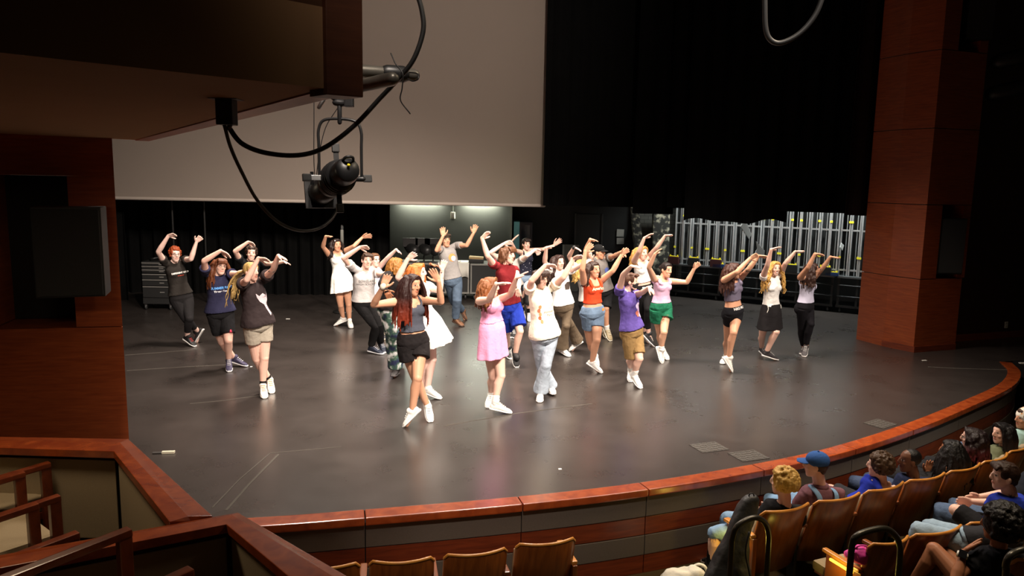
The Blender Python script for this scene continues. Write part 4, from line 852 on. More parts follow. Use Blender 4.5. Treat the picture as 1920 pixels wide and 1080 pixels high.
def figure(root, J, sc=1.0, male=False, yaw=33, hyaw=None, hpitch=0, hroll=None, skin='fair', hair=('long', '#3a2418'), clothes=(), shoes=None, socks=None, bulk=1.0, smile=False, glasses=False, mask=None, fingers=None, spread=1.0, palm=None, voxel=0.0066, brow=None, cap=None, extras=()):
    """one body grown as a continuous surface around the joints J, plus hair and clothes as parts"""
    yaw_r = math.radians(yaw); F0 = V(math.sin(yaw_r), -math.cos(yaw_r), 0); L0_ = V(math.cos(yaw_r), math.sin(yaw_r), 0)
    nk, pv, hd = J['nk'], J['pv'], J['hd']
    # shoulder axis blended with body yaw (person's left positive)
    sax = nrm(nrm(J['sL'] - J['sR']) + L0_ * 0.5); hax = L0_
    g = Fig(); tab = MAL if male else FEM
    bk = bulk * sc * .96
    spine = lambda t: pv + (nk - pv) * t
    T = nrm(nk - pv)
    def frame(t):
        k = min(1, max(0, t)); a = nrm(hax * (1 - k) + sax * k); up = nrm(T * 0.9 + V(0, 0, 0.1)); a = nrm(a - up * np.dot(a, up)); return a, np.cross(up, a) * -1.0, up
    def fdir(t):
        a, f, up = frame(t); f = f if np.dot(f, F0) > 0 else -f; return a, f
    def torso(mb, t0, t1, add=0.0, addb=None, steps=14, n=24, sq=0.82, flare=0.0, top_w=None):
        rings = []
        for i in range(steps + 1):
            t = t0 + (t1 - t0) * i / steps; wd, dp, fo = lerp_sec(tab, t); a, f = fdir(t); e = add if addb is None else addb + (add - addb) * (t - t0) / (t1 - t0)
            wd = wd * bk + e; dp = dp * bk + e
            if top_w and i == steps: wd *= top_w; dp *= top_w
            c = spine(t) + f * fo * bk
            rings.append([c + a * wd * math.copysign(abs(math.cos(q)) ** sq, math.cos(q)) + f * dp * math.copysign(abs(math.sin(q)) ** sq, math.sin(q)) for q in np.linspace(0, 2 * math.pi, n, endpoint=False)])
        return mb.loft(rings)
    am = 1.10 if male else 1.04
    hipc = {s: pv + hax * (0.085 * bk) * (1 if s == 'L' else -1) + V(0, 0, -0.01) for s in 'RL'}
    g.hip = hipc
    B = MB(); torso(B, -0.2, 1.03)
    if not male:
        for s in (-1, 1):
            a, f = fdir(.72); B.ell(spine(.72) + a * s * .066 * bk + f * .062 * bk, (.060 * bk, .058 * bk, .062 * bk))
    a, f = fdir(0.0)
    for s in (-1, 1): B.ell(spine(-0.06) + a * s * .075 * bk - f * .055 * bk, (.085 * bk, .080 * bk, .095 * bk))
    # arms, hands
    def arm_pts(s): return J['s' + s], J['e' + s], J['w' + s], J['t' + s]
    for s in 'RL':
        S_, E_, W_, T_ = arm_pts(s)
        B.tube([nk - T * 0.03 * sc, (nk + S_) / 2 + T * 0.005, S_], [.045 * bk, .052 * bk, .050 * bk * am], 12)
        B.tube([S_, S_ + (E_ - S_) * .35, S_ + (E_ - S_) * .75, E_], [.052 * bk * am, .047 * bk * am, .039 * bk * am, .036 * bk * am], 12)
        B.tube([E_, E_ + (W_ - E_) * .28, E_ + (W_ - E_) * .7, W_], [.036 * bk * am, .038 * bk * am, .029 * bk * am, .0235 * sc * am], 12)
        hand(B, E_, W_, T_, s, sc * am, spread, palm.get(s) if palm else None, fingers.get(s) if fingers else None, F0)
    # legs
    for s in 'RL':
        H_, K_, A_ = hipc[s], J['k' + s], J['a' + s]; d = nrm(A_ - K_); calf = nrm(V(-F0[0], -F0[1], 0)) * .012 * sc
        B.tube([H_ + V(0, 0, -.01), H_ + (K_ - H_) * .3, H_ + (K_ - H_) * .7, K_], [.094 * bk, .091 * bk, .070 * bk, .056 * bk], 14)
        B.tube([K_, K_ + (A_ - K_) * .12, K_ + (A_ - K_) * .32 + calf, K_ + (A_ - K_) * .6 + calf * .5, A_ + d * .0], [.055 * bk, .053 * bk, .058 * bk, .045 * bk, .035 * sc], 14)
        B.ell(K_ + F0 * .008 * sc, .053 * bk)
        tt = J['o' + s]; B.tube([A_, A_ + (tt - A_) * .5 + V(0, 0, -.012), tt], [.033 * sc, .030 * sc, .024 * sc], 10)
    # head
    hy = math.radians(yaw if hyaw is None else hyaw); hp = math.radians(hpitch)
    hu = nrm(nrm(hd - nk) * 0.45 + V(0, 0, 0.55)); hf = V(math.sin(hy), -math.cos(hy), 0)
    hf = nrm(hf * math.cos(hp) - V(0, 0, 1) * math.sin(hp)); hl = nrm(np.cross(hu, hf)) ; hu2 = np.cross(hf, hl); 
    hl = np.cross(hu2, hf)
    hs = 0.93 * sc * (1.03 if male else 1.0)
    def H(x, y, z): return hd + (hl * x + hf * y + hu2 * z) * hs
    g.H = H; g.hs = hs; g.hf, g.hl, g.hu = hf, hl, hu2
    rings = []
    for z, wd, dp, y in [(-.118, .020, .018, .058), (-.108, .036, .036, .046), (-.085, .052, .056, .030), (-.055, .060, .070, .018), (-.02, .067, .082, .010), (.02, .073, .092, .002), (.055, .074, .094, -.004), (.085, .062, .080, -.008), (.105, .042, .056, -.010), (.116, .020, .028, -.010)]:
        rings.append([H(wd * math.cos(q), y + dp * math.sin(q), z) for q in np.linspace(0, 2 * math.pi, 22, endpoint=False)])
    B.loft(rings)
    B.tube([H(0, .098, .020), H(0, .108, -.012), H(0, .106, -.022)], [.009 * hs, .012 * hs, .012 * hs], 8)
    B.ell(H(.010, .098, -.026), .009 * hs); B.ell(H(-.010, .098, -.026), .009 * hs)
    B.ell(H(0, .080, -.058), (.024 * hs, .016 * hs, .013 * hs), ax=(hl, hf, hu2))
    for s in (-1, 1):
        B.ell(H(s * .075, -.006, -.008), (.010 * hs, .020 * hs, .032 * hs), ax=(hl, hf, hu2))
        B.ell(H(s * .038, .062, -.022), (.022 * hs, .018 * hs, .022 * hs), ax=(hl, hf, hu2))
    B.tube([nk - T * .02, nk + (H(0, -.015, -.07) - nk) * .5, H(0, -.012, -.05)], [.056 * bk, .049 * sc * (1.12 if male else 1), .050 * sc * (1.1 if male else 1)], 14)
    me = fuse(B, voxel, 2, fac=0.45)
    # local skin colours: lips, brows, eyes
    n = len(me.vertices); co = np.empty(n * 3); me.vertices.foreach_get('co', co); co = co.reshape(-1, 3)
    base = np.array(srgb(SK.get(skin, skin))[:3]); col = np.tile(base, (n, 1))
    d = (co - hd) / hs; x = d @ hl; y = d @ hf; z = d @ hu2; face = y > .045
    bc = np.array(srgb(brow or hair[1])[:3]) * 0.7
    ax_ = np.abs(x)
    def setc(msk, c, k=1.0): col[msk] = col[msk] * (1 - k) + np.array(c) * k
    lipc = base * np.array([.82, .52, .50])
    setc(face & (ax_ < (.030 if smile else .024)) & (np.abs(z + .058 - .20 * ax_ * (1 if smile else 0)) < .0085), lipc)
    if smile: setc(face & (ax_ < .022) & (np.abs(z + .056) < .0045), (.8, .78, .74))
    ey = ((ax_ - .032) / .0155) ** 2 + ((z - .014) / .0085) ** 2 < 1; setc(face & ey, (.55, .5, .47), .8)
    ir = ((ax_ - .032) / .0085) ** 2 + ((z - .014) / .0085) ** 2 < 1; setc(face & ir, (.03, .02, .015))
    setc(face & (np.abs(z - .0225) < .004) & (ax_ > .015) & (ax_ < .049), base * .25, .55)
    setc(face & (np.abs(z - .037 + .12 * (ax_ - .032)) < .005) & (ax_ > .014) & (ax_ < .052), bc, .5)
    at = me.attributes.new('tone', 'FLOAT_COLOR', 'POINT'); at.data.foreach_set('color', np.hstack([col, np.ones((n, 1))]).astype(np.float32).ravel())
    g.body = place('body', me, skin_mat(skin), root)
    # clothes
    def legtube(mb, s, frac, r0, r1, mid=None, bodyadd=None, n=16):
        H_, K_, A_ = hipc[s], J['k' + s], J['a' + s]; L1 = np.linalg.norm(K_ - H_); L2 = np.linalg.norm(A_ - K_); tot = frac * (L1 + L2)
        pts, rr = [], []; N = 12
        calf = nrm(V(-F0[0], -F0[1], 0)) * .012 * sc
        for i in range(N + 1):
            q = tot * i / N
            if q <= L1: p = H_ + (K_ - H_) * (q / L1); k = q / L1; body = np.interp(k, [0, .3, .7, 1], [.094, .091, .070, .057])
            else: k = (q - L1) / L2; p = K_ + (A_ - K_) * k + calf * math.sin(math.pi * min(1, k)); body = np.interp(k, [0, .12, .32, .6, 1], [.057, .054, .059, .047, .038])
            pts.append(p); fr = i / N
            if bodyadd is not None: rr.append(body * bk + bodyadd)
            else: rr.append(max(body * bk + .006, (r0 + (r1 - r0) * fr) if mid is None else np.interp(fr, [0, .5, 1], [r0, mid, r1])))
        mb.tube(pts, rr, n, round_ends=False)
        if tot > L1: mb.ell(K_ + F0 * .008 * sc, (.053 * bk + (.007 if bodyadd else .010)))
    g.meshes = {}
    for cl in clothes:
        kind, colr = cl[0], cl[1]; o = dict(cl[2]) if len(cl) > 2 else {}
        mtl = o.get('mat') or (denim(colr) if kind in ('jeans', 'denim_shorts') else cloth(colr))
        mb = MB(); lo = o.get('loose', .018) * 1.0; vox = o.get('vox', .0085); fold = o.get('fold', .014); it = 3; nm = {'tee': 'tee_shirt', 'tank': 'tank_top', 'jeans': 'jeans', 'pants': 'trousers', 'leggings': 'leggings', 'shorts': 'shorts', 'denim_shorts': 'denim_shorts', 'skirt': 'skirt', 'hoodie': 'hooded_top', 'dress_skirt': 'dress_skirt'}[kind]
        nm = o.get('name', nm)
        if kind in ('tee', 'hoodie'):
            hem = o.get('hem', .02); torso(mb, hem, 0.99, add=.010, addb=lo * 1.5, top_w=None)
            if not male:
                for s in (-1, 1):
                    a, f = fdir(.72); mb.ell(spine(.71) + a * s * .062 * bk + f * .060 * bk, (.070 * bk, .062 * bk, .070 * bk))
            fr = o.get('sleeve', .55); fr = fr * .8 if fr <= 1 else fr
            for s in 'RL':
                S_, E_, W_, T_ = arm_pts(s); q = nk + (S_ - nk) * .35 - T * .02
                if fr <= 1: mb.tube([q, S_, S_ + (E_ - S_) * fr * .5, S_ + (E_ - S_) * fr], [.054 * bk, .060 * bk * am, .057 * bk * am + lo * .4, .054 * bk * am + lo * .6], 14, round_ends=False)
                else: mb.tube([q, S_, S_ + (E_ - S_) * .6, E_, E_ + (W_ - E_) * .5, W_], [.062 * bk, .070 * bk, .062 * bk + lo * .3, .052 * bk + lo * .3, .048 * bk, .036 * bk], 14, round_ends=False)
            a, f = fdir(1); mb.tube([nk - T * .03, nk + T * .012], [.075 * bk, .064 * bk], 16, round_ends=False)
        elif kind == 'tank':
            hem, tp_ = o.get('hem', .05), o.get('top', .80); torso(mb, hem, tp_, add=o.get('add', .007), addb=lo)
            for s in (-1, 1):
                a, f = fdir(.72); mb.ell(spine(.715) + a * s * .064 * bk + f * .062 * bk, (.071 * bk, .066 * bk, .071 * bk))
                if o.get('straps', 1):
                    wdt = o.get('strap', .022); a1, f1 = fdir(.9); off = o.get('soff', .085)
                    P = [spine(tp_ - .04) + a * s * .078 * bk + f * .098 * bk, spine(.90) + a1 * s * off * bk + f1 * .082 * bk, spine(1.005) + a1 * s * (off - .008) * bk + f1 * .01 * bk, spine(.90) + a1 * s * off * bk - f1 * .088 * bk, spine(tp_ - .04) + a * s * .075 * bk - f * .098 * bk]
                    mb.tube(catmull(P, 5), wdt * bk, 8)
            fold = o.get('fold', .008)
        elif kind in ('shorts', 'denim_shorts', 'pants', 'jeans', 'leggings'):
            tight = kind == 'leggings'; topt = o.get('top', .16)
            torso(mb, -.2, topt, add=.008 if tight else .014, addb=.012 if tight else .03)
            a, f = fdir(0.0)
            for s in (-1, 1): mb.ell(spine(-0.06) + a * s * .075 * bk - f * .055 * bk, (.085 * bk + .012, .080 * bk + .012, .095 * bk + .012))
            sep = []
            for s in 'RL':
                if tight: legtube(mb, s, o.get('leg', .95), 0, 0, bodyadd=.006)
                else:
                    lb = MB(); legtube(lb, s, o.get('leg', .3), .10 * bk + lo * .3, o.get('r1', .10) * bk, o.get('mid')); sep.append((s, lb))
            if tight: fold = o.get('fold', .004)
        elif kind in ('skirt', 'dress_skirt'):
            tw, ln, fl = o.get('top', .30), o.get('len', .42), o.get('flare', .10); rings = []; N = 12; n = 48
            for i in range(N + 1):
                q = i / N; z = q * ln; t = tw - z / (np.linalg.norm(nk - pv)); wd, dp, fo = lerp_sec(tab, max(t, 0.0)); a, f = fdir(max(t, 0))
                if t < 0: wd, dp = .168, .116
                wd = wd * bk + .012 + fl * q ** 1.3; dp = dp * bk + .014 + fl * .9 * q ** 1.3
                c = spine(t) if t > 0 else pv + (spine(-.2) - pv) * (-t / .2) * .55 + V(0, 0, -1) * (-t) * .45 * np.linalg.norm(nk - pv)
                c = c + o.get('sway', V(0, 0, 0)) * q
                rings.append([c + (a * wd * math.cos(u) + f * dp * math.sin(u)) * (1 + o.get('pleat', .06) * q * math.sin(u * o.get('npl', 11) + 0.8 * math.sin(3 * u))) for u in np.linspace(0, 2 * math.pi, n, endpoint=False)])
            mb.loft(rings[::-1]); fold = o.get('fold', .008)
        me = fuse(mb, vox, it, fold=fold, fold_scale=o.get('fs', .09))
        ob = place(nm, me, mtl, root); g.meshes[nm] = ob
        if kind in ('shorts', 'denim_shorts', 'pants', 'jeans'):
            for s, lb in sep: g.meshes[nm + '_' + s] = place('trouser_leg', fuse(lb, vox, it, fold=fold, fold_scale=o.get('fs', .09)), mtl, ob)
        if o.get('band'):
            bb_ = MB(); torso(bb_, o.get('top', .16) - .05, o.get('top', .16) + .012, add=.014, addb=.014, steps=4); bm_ = fuse(bb_, .006, 1)
            place('waistband', bm_, cloth(o['band']), ob)
        if o.get('belt'):
            bb_ = MB(); torso(bb_, o.get('top', .16) - .045, o.get('top', .16) - .005, add=.021, addb=.021, steps=4); bm_ = fuse(bb_, .006, 1)
            place('belt', bm_, mat('belt_leather', '#4b2a1c', 0.5), ob)
    tuck(g)
    # socks and shoes
    if socks:
        for s in 'RL':
            d = nrm(J['k' + s] - J['a' + s]); ln = socks[1] if len(socks) > 1 else .09
            place('sock', fuse(MB().tube([J['a' + s] - d * .02, J['a' + s] + d * ln], [.040 * sc, .040 * sc + .012 * min(1, ln / .3)], 14), .008, 1, fold=.004), cloth(socks[0]), root)
    if shoes:
        for s in 'RL': shoe(root, J['a' + s], J['o' + s], sc * am, shoes[0], shoes[1], shoes[2] if len(shoes) > 2 else None, F0, high=shoes[3] if len(shoes) > 3 else 0)
    if hair: make_hair(root, g, hair, J, sc, F0)
    if glasses:
        mb = MB()
        for s in (-1, 1):
            mb.tube([H(s * .034 + .020 * math.cos(q), .104 - .012 * abs(math.cos(q)), .012 + .017 * math.sin(q)) for q in np.linspace(0, 2 * math.pi, 13)], .0022 * hs, 6, round_ends=False)
            mb.tube([H(s * .055, .094, .018), H(s * .074, .05, .018), H(s * .078, -.01, .012)], .0022 * hs, 6)
        mb.tube([H(-.014, .110, .016), H(.014, .110, .016)], .0022 * hs, 6)
        mb.build('glasses', mat('glasses_frame', (0.03, 0.025, 0.02), 0.35), root, True)
    if mask:
        mb = MB(); rings = []
        for z, wd, y0 in [(-.118, .030, .056), (-.09, .050, .064), (-.055, .060, .080), (-.025, .062, .094), (-.012, .045, .102)]:
            rings.append([H(wd * math.sin(q), (y0 + .02) * math.cos(q) ** .6 if math.cos(q) > 0 else 0, z) for q in np.linspace(-1.45, 1.45, 17)] + [H(wd * .8 * math.sin(q), (y0 - .02) * max(0, math.cos(q)) ** .6, z) for q in np.linspace(1.45, -1.45, 17)])
        g.masko = place('face_mask', fuse(mb.loft(rings), .006, 2), mat('mask_black', mask, 0.8), root)
        MB().tube([H(s_ * v, y_, z_) for s_, v, y_, z_ in [(1, .064, .04, -.03), (1, .078, -.01, .0)]], .003, 6).tube([H(-.064, .04, -.03), H(-.078, -.01, .0)], .003, 6).build('ear_loops', mat('mask_black', mask, 0.8), g.masko, True)
    if cap:
        mb = MB(); mb.ell(H(0, -.012, .055), (.090 * hs, .108 * hs, .082 * hs), ax=(hl, hf, hu2), n=20, m=12)
        cm = cloth(cap); ob = place('cap', fuse(mb, .008, 2), cm, root)
        if cap[0] and extras != 'beanie':
            rings = []
            for y_, wd in [(.06, .070), (.09, .072), (.13, .062), (.16, .045), (.172, .02)]:
                rings.append([H(x_ * wd, y_, .050 - .35 * (x_ * wd) ** 2 / .07 - (y_ - .06) * .22 + dz) for x_ in np.linspace(-1, 1, 9) for dz in (0,)] + [H(x_ * wd, y_, .058 - .35 * (x_ * wd) ** 2 / .07 - (y_ - .06) * .22) for x_ in np.linspace(1, -1, 9)])
            place('brim', fuse(MB().loft(rings), .006, 1), cm, ob)
            MB().ell(H(0, -.012, .138), .009 * hs).build('cap_button', cm, ob, True)
    g.spine, g.fdir, g.T, g.J, g.sc, g.root, g.bk = spine, fdir, T, J, sc, root, bk
    return g

def tuck(g):
    """keep the body just inside its garments"""
    me = g.body.data; n = len(me.vertices); co = np.empty(n * 3); me.vertices.foreach_get('co', co); co = co.reshape(-1, 3)
    no = np.empty(n * 3); me.vertices.foreach_get('normal', no); no = no.reshape(-1, 3)
    for ob in g.meshes.values():
        m = ob.data; k = len(m.vertices); gc = np.empty(k * 3); m.vertices.foreach_get('co', gc); gc = gc.reshape(-1, 3)
        lo, hi = gc.min(0) - .02, gc.max(0) + .02; idx = np.where(((co > lo) & (co < hi)).all(1))[0]
        bv = BVHTree.FromPolygons([tuple(v) for v in gc], [tuple(p.vertices) for p in m.polygons])
        for i in idx:
            q = bv.find_nearest(Vector(co[i]), .03)
            if q[0] is None: continue
            nn = np.array(q[1]); dv = co[i] - np.array(q[0])
            if np.dot(nn, no[i]) > .55 and dv @ nn > -.007: co[i] = np.array(q[0]) - nn * .007
    me.vertices.foreach_set('co', co.ravel()); me.update()

def hand(B, E_, W_, T_, s, sc, spread, palm, curl, F0):
    d = nrm(T_ - W_); L = max(.12, min(.185 * sc, np.linalg.norm(T_ - W_)))
    fa = nrm(W_ - E_)
    n0 = V(*palm) if palm is not None else nrm(np.cross(fa, np.cross(d, fa)) * -1.0 + V(0, -.55, -.25))
    # palm normal: away from forearm bend, leaning toward the audience
    bend = d - fa * np.dot(d, fa)
    if palm is None: n0 = nrm(-fa * .9 + V(.15, -.6, -.1)) if np.linalg.norm(bend) > .5 else nrm(V(F0[0] * .5, -.8, -.35))
    nn = nrm(n0 - d * np.dot(n0, d)); wv = np.cross(d, nn)          # across the palm
    if s == 'R': wv = -wv
    pl = L * .50
    c = lambda a, b, h=0.0: W_ + d * a + wv * b + nn * h
    rings = []
    for a, hw, hd in [(0, .022, .017), (pl * .35, .034, .016), (pl * .75, .040, .0145), (pl, .041, .012), (pl * 1.06, .036, .009)]:
        rings.append([c(a, hw * sc * math.cos(q), hd * sc * math.sin(q)) for q in np.linspace(0, 2 * math.pi, 14, endpoint=False)])
    B.loft(rings)
    cv = 0.28 if curl is None else curl
    for k, (off, ln, fan) in enumerate([(-.031, .42, -.13), (-.0105, .50, -.04), (.0105, .47, .05), (.031, .37, .16)]):
        p = c(pl * .93, off * sc); dd = nrm(d + wv * fan * spread); pts = [p]; ang = cv * (.35 + .18 * k * .5); fl = L * ln
        for j in range(3):
            q = ang * (j + 1) * .8; dir_ = nrm(dd * math.cos(q) + nn * math.sin(q)); pts.append(pts[-1] + dir_ * fl * (.44, .32, .26)[j])
        B.tube(pts, [.0105 * sc, .0100 * sc, .0094 * sc, .0082 * sc], 8)
    pts = [c(pl * .18, -.026 * sc), c(pl * .55, -.052 * sc, .010), c(pl * .90, -.068 * sc, .016), c(pl * 1.18, -.074 * sc, .020)]
    B.tube(pts, [.0145 * sc, .0125 * sc, .0108 * sc, .0090 * sc], 8)

def shoe(root, A, T, sc, up_c, sole_c, accent, F0, high=0):
    gz = root.location[2]
    e = nrm(T - A); hz = V(e[0], e[1], 0)
    if np.linalg.norm(hz) < .15: hz = hz + F0 * .3
    hz = nrm(hz); pitch = math.atan2(e[2], math.hypot(e[0], e[1])) + math.radians(24)
    pitch = max(-1.1, min(.35, pitch))
    u = hz * math.cos(pitch) + V(0, 0, 1) * math.sin(pitch); r = nrm(np.cross(u, V(0, 0, 1))); n = np.cross(r, u)
    heel = A - n * .082 * sc - u * .050 * sc
    P = lambda x, y, z: heel + (u * x + r * y + n * z) * sc
    def bottom(x): return P(x, 0, 0)[2]
    low = min(bottom(0), bottom(.25)) - gz; heel = heel + V(0, 0, max(0, .001 - low) if low < .001 else (-(low - .001) if low < .06 else 0))
    P = lambda x, y, z: heel + (u * x + r * y + n * z) * sc
    def rng(lst, z0=0.0):
        out = []
        for x, hw, z1, y0 in lst:
            out.append([P(x, y0 + hw * math.copysign(abs(math.cos(q)) ** .7, math.cos(q)), z0 + (z1 - z0) * (.5 + .5 * math.copysign(abs(math.sin(q)) ** .7, math.sin(q)))) for q in np.linspace(0, 2 * math.pi, 16, endpoint=False)])
        return out
    U = MB().loft(rng([(.004, .022, .060, 0), (.02, .031, .082, 0), (.06, .034, .094, 0), (.10, .036, .088, 0), (.14, .040, .070, 0), (.19, .044, .052, 0), (.225, .040, .042, 0), (.252, .024, .030, 0)], .012))
    U.tube([A + V(0, 0, .0), A + nrm(A - heel) * (.02 + high)], [.042 * sc, .043 * sc], 14)
    so = place('shoe', fuse(U, .0065, 2), mat('shoe_' + up_c, up_c, 0.65, bump=0.15, bump_scale=120), root)
    Sx = MB().loft(rng([(-.004, .026, .026, 0), (.02, .036, .027, 0), (.08, .037, .024, 0), (.14, .042, .022, 0), (.19, .048, .022, 0), (.235, .042, .024, 0), (.262, .024, .024, 0)], 0.0))
    place('sole', fuse(Sx, .006, 1), mat('sole_' + sole_c, sole_c, 0.6), so)
    mb = MB()
    for k in range(4):
        x = .105 + .022 * k; mb.tube([P(x, -.022, .092 - .010 * k), P(x + .006, 0, .098 - .011 * k), P(x, .022, .092 - .010 * k)], .0035 * sc, 6)
    mb.build('laces', mat('lace_' + (accent or sole_c), accent or sole_c, 0.8), so, True)

def make_hair(root, g, hair, J, sc, F0):
    style, colr = hair[0], hair[1]; o = hair[2] if len(hair) > 2 else {}
    H, hs, hf, hl, hu = g.H, g.hs, g.hf, g.hl, g.hu
    rnd = random.Random(hash(colr + style) % 1000 if False else sum(map(ord, colr + style)))
    ax = (hl, hf, hu); mb = MB(); vx = .0075; fold = .007; fs = .03
    def capm(th=1.0, front=True):
        mb.ell(H(0, -.022 - .02 * (th - 1), .028), (.084 * hs * th, .092 * hs * th, .098 * hs * th), ax=ax, n=18, m=12)
        if front:
            mb.ell(H(0, .010, .088), (.070 * hs, .078 * hs, .038 * hs), ax=ax)
            for s in (-1, 1): mb.ell(H(s * .066, .030, .045), (.018 * hs, .036 * hs, .050 * hs), ax=ax)
    def lock(p0, dirs, ln, r0, r1, n=6, wave=0.0, wl=.12, ph=0):
        pts = [np.array(p0)]; v = nrm(dirs)
        for i in range(n):
            v = nrm(v + V(0, 0, -1) * .45); q = pts[-1] + v * ln / n
            pts.append(q)
        side = nrm(np.cross(v, hf) + hl * .01)
        pts = [p + side * wave * math.sin(2 * math.pi * (np.linalg.norm(p - pts[0])) / wl + ph) * min(1, i / 2) for i, p in enumerate(pts)]
        mb.tube(pts, list(np.linspace(r0, r1, len(pts))), 8)
    if style == 'nape':
        mb.ell(H(0, -.030, .005), (.080 * hs, .082 * hs, .062 * hs), ax=ax, n=18, m=12); mb.ell(H(0, -.062, -.03), (.058 * hs, .035 * hs, .05 * hs), ax=ax); fold = .006
    elif style == 'buzz':
        mb.ell(H(0, -.016, .036), (.079 * hs, .094 * hs, .088 * hs), ax=ax, n=18, m=12); fold = .004
    elif style == 'short':
        capm(1.0)
        for k in range(26):
            q = rnd.uniform(0, 6.28); r_ = rnd.uniform(.0, .07); p = H(r_ * math.cos(q), .0 + r_ * math.sin(q) * 1.1, .118 - 3.0 * r_ * r_)
            mb.tube([p, p + (hf * rnd.uniform(.01, .03) + hl * rnd.uniform(-.015, .015) + hu * rnd.uniform(.0, .012)) * hs], [.012 * hs, .006 * hs], 6)
        for k in range(9):
            x = -.055 + .0137 * k; mb.tube([H(x, .075, .100), H(x + .01, .097, .082), H(x + .014, .098, o.get('fringe', .066))], [.016 * hs, .013 * hs, .008 * hs], 6)
        mb.ell(H(0, -.065, -.03), (.062 * hs, .035 * hs, .05 * hs), ax=ax)
    elif style == 'curly':
        vol = o.get('vol', 1.0); capm(1.02 * vol, vol < 1.2); R_ = o.get('r', .018); vx = .007
        for k in range(o.get('n', 150)):
            u = rnd.uniform(-.55, 1); q = rnd.uniform(0, 6.28); c_ = math.sqrt(max(0, 1 - u * u)); y_ = c_ * math.sin(q)
            if y_ > .35 and u < .45: continue
            p = H(.092 * vol * c_ * math.cos(q), -.02 + .102 * y_ * vol - .03 * (vol - 1), .028 + .108 * u * vol); mb.ell(p, R_ * hs * rnd.uniform(.7, 1.2), n=8, m=6)
        fold = .012; fs = .015
    elif style == 'locs':
        capm(1.02); vx = .007
        for k in range(o.get('n', 90)):
            q = rnd.uniform(.55, 2 * math.pi - .55) + math.pi / 2; u = rnd.uniform(-.1, .95); c_ = math.sqrt(1 - u * u)
            p = H(.086 * c_ * math.cos(q), -.02 + .095 * c_ * math.sin(q), .03 + .10 * u); outv = (hl * math.cos(q) * c_ + hf * math.sin(q) * c_) * .8 + V(0, 0, -.55)
            lock(p, outv, o.get('len', .22) * rnd.uniform(.75, 1.1), .011 * hs, .007 * hs, 6, .006, .08, rnd.uniform(0, 6))
        fold = .006
    else:
        capm(1.0)
        ln = o.get('len', .34); wv = o.get('wave', .008); wind = o.get('wind', V(0, 0, 0)); N = o.get('n', 40)
        if style in ('long', 'bob', 'half'):
            for k in range(N):
                q = math.radians(200 + 0) ; fr = k / (N - 1); ang = math.radians(-28 + 236 * fr) + math.pi   # around the back, ear to ear
                p = H(.080 * math.cos(ang), -.020 + .088 * math.sin(ang) * (1 if math.sin(ang) < 0 else .55), .045 + .035 * math.sin(k * 2.4))
                outv = hl * math.cos(ang) * .55 + hf * math.sin(ang) * .45 + V(0, 0, -.35) + wind
                lock(p, outv, ln * rnd.uniform(.82, 1.08), .021 * hs, .008 * hs, 8, wv, .13, rnd.uniform(0, 6))
            if o.get('front', True):
                for s in (-1, 1):
                    for k in range(5):
                        p = H(s * (.060 + .004 * k), .050 - .014 * k, .070 - .004 * k)
                        lock(p, hl * s * .50 + hf * .10 + V(0, 0, -.6) + wind, ln * rnd.uniform(.8, 1.0), .015 * hs, .007 * hs, 8, wv, .13, rnd.uniform(0, 6))
            if o.get('front', True) and not o.get('bangs'):
                for s in (-1, 1):
                    for k in range(5):
                        z_ = .118 - .004 * k; P = [H(s * (.006 + .006 * k), .035 + .009 * (4 - k), z_), H(s * (.040 + .004 * k), .070 - .004 * k, .092), H(s * (.068 + .003 * k), .058 - .008 * k, .050), H(s * (.078 + .003 * k), .035 - .006 * k, .0), H(s * (.080 + .003 * k), .020, -.06)]
                        mb.tube(catmull(P, 3), .013 * hs, 7)
            if o.get('bangs'):
                for k in range(12):
                    x = -.060 + .0109 * k; mb.tube([H(x * .8, .055, .112), H(x, .092, .088), H(x * 1.05, .103, .052)], [.015 * hs, .013 * hs, .008 * hs], 6)
            if o.get('chest'):   # hair falling in front of a shoulder
                for k in range(10):
                    p = H(-.066, .03 - .008 * k, .05); lock(p, hl * -.25 + F0 * .75 + V(0, 0, -.75), ln * rnd.uniform(.8, 1.05), .018 * hs, .007 * hs, 8, wv, .13, rnd.uniform(0, 6))
        elif style == 'pony':
            b = H(0, -.112, o.get('z', .03)); mb.ell(b, .028 * hs)
            for k in range(12):
                lock(b, -hf * .5 + hl * rnd.uniform(-.25, .25) + V(0, 0, .1) + wind, ln * rnd.uniform(.8, 1.1), .017 * hs, .006 * hs, 8, wv, .15, rnd.uniform(0, 6))
        elif style == 'bun':
            mb.ell(H(0, -.115, o.get('z', .02)), (.040 * hs, .036 * hs, .040 * hs), ax=ax)
    me = fuse(mb, vx, 2, fold=fold, fold_scale=fs)
    m = hairmat(colr)
    if o.get('ends'):
        key = 'hairfade_' + colr
        if key not in _mats:
            mm = hairmat(colr).copy(); _mats[key] = mm; nt = mm.node_tree; bsd = nt.nodes['Principled BSDF']
            at = nt.nodes.new('ShaderNodeVertexColor'); at.layer_name = 'dye'; nt.links.new(at.outputs['Color'], bsd.inputs['Base Color'])
        m = _mats[key]; n = len(me.vertices); co = np.empty(n * 3); me.vertices.foreach_get('co', co); co = co.reshape(-1, 3)
        k = np.clip((H(0, 0, o.get('ez', -.02))[2] - co[:, 2]) / .28, 0, 1)[:, None]
        cc = np.array(srgb(colr)[:3]) * (1 - k) + np.array(srgb(o['ends'])[:3]) * k
        a = me.attributes.new('dye', 'FLOAT_COLOR', 'POINT'); a.data.foreach_set('color', np.hstack([cc, np.ones((n, 1))]).astype(np.float32).ravel())
    ob = place('hair', me, m, root)
    if style == 'pony': 
        MB().ell(H(0, -.108, o.get('z', .03)), .020 * hs).build('hair_tie', mat('tie_dark', (0.03, 0.02, 0.03), 0.7), ob, True)
    return ob

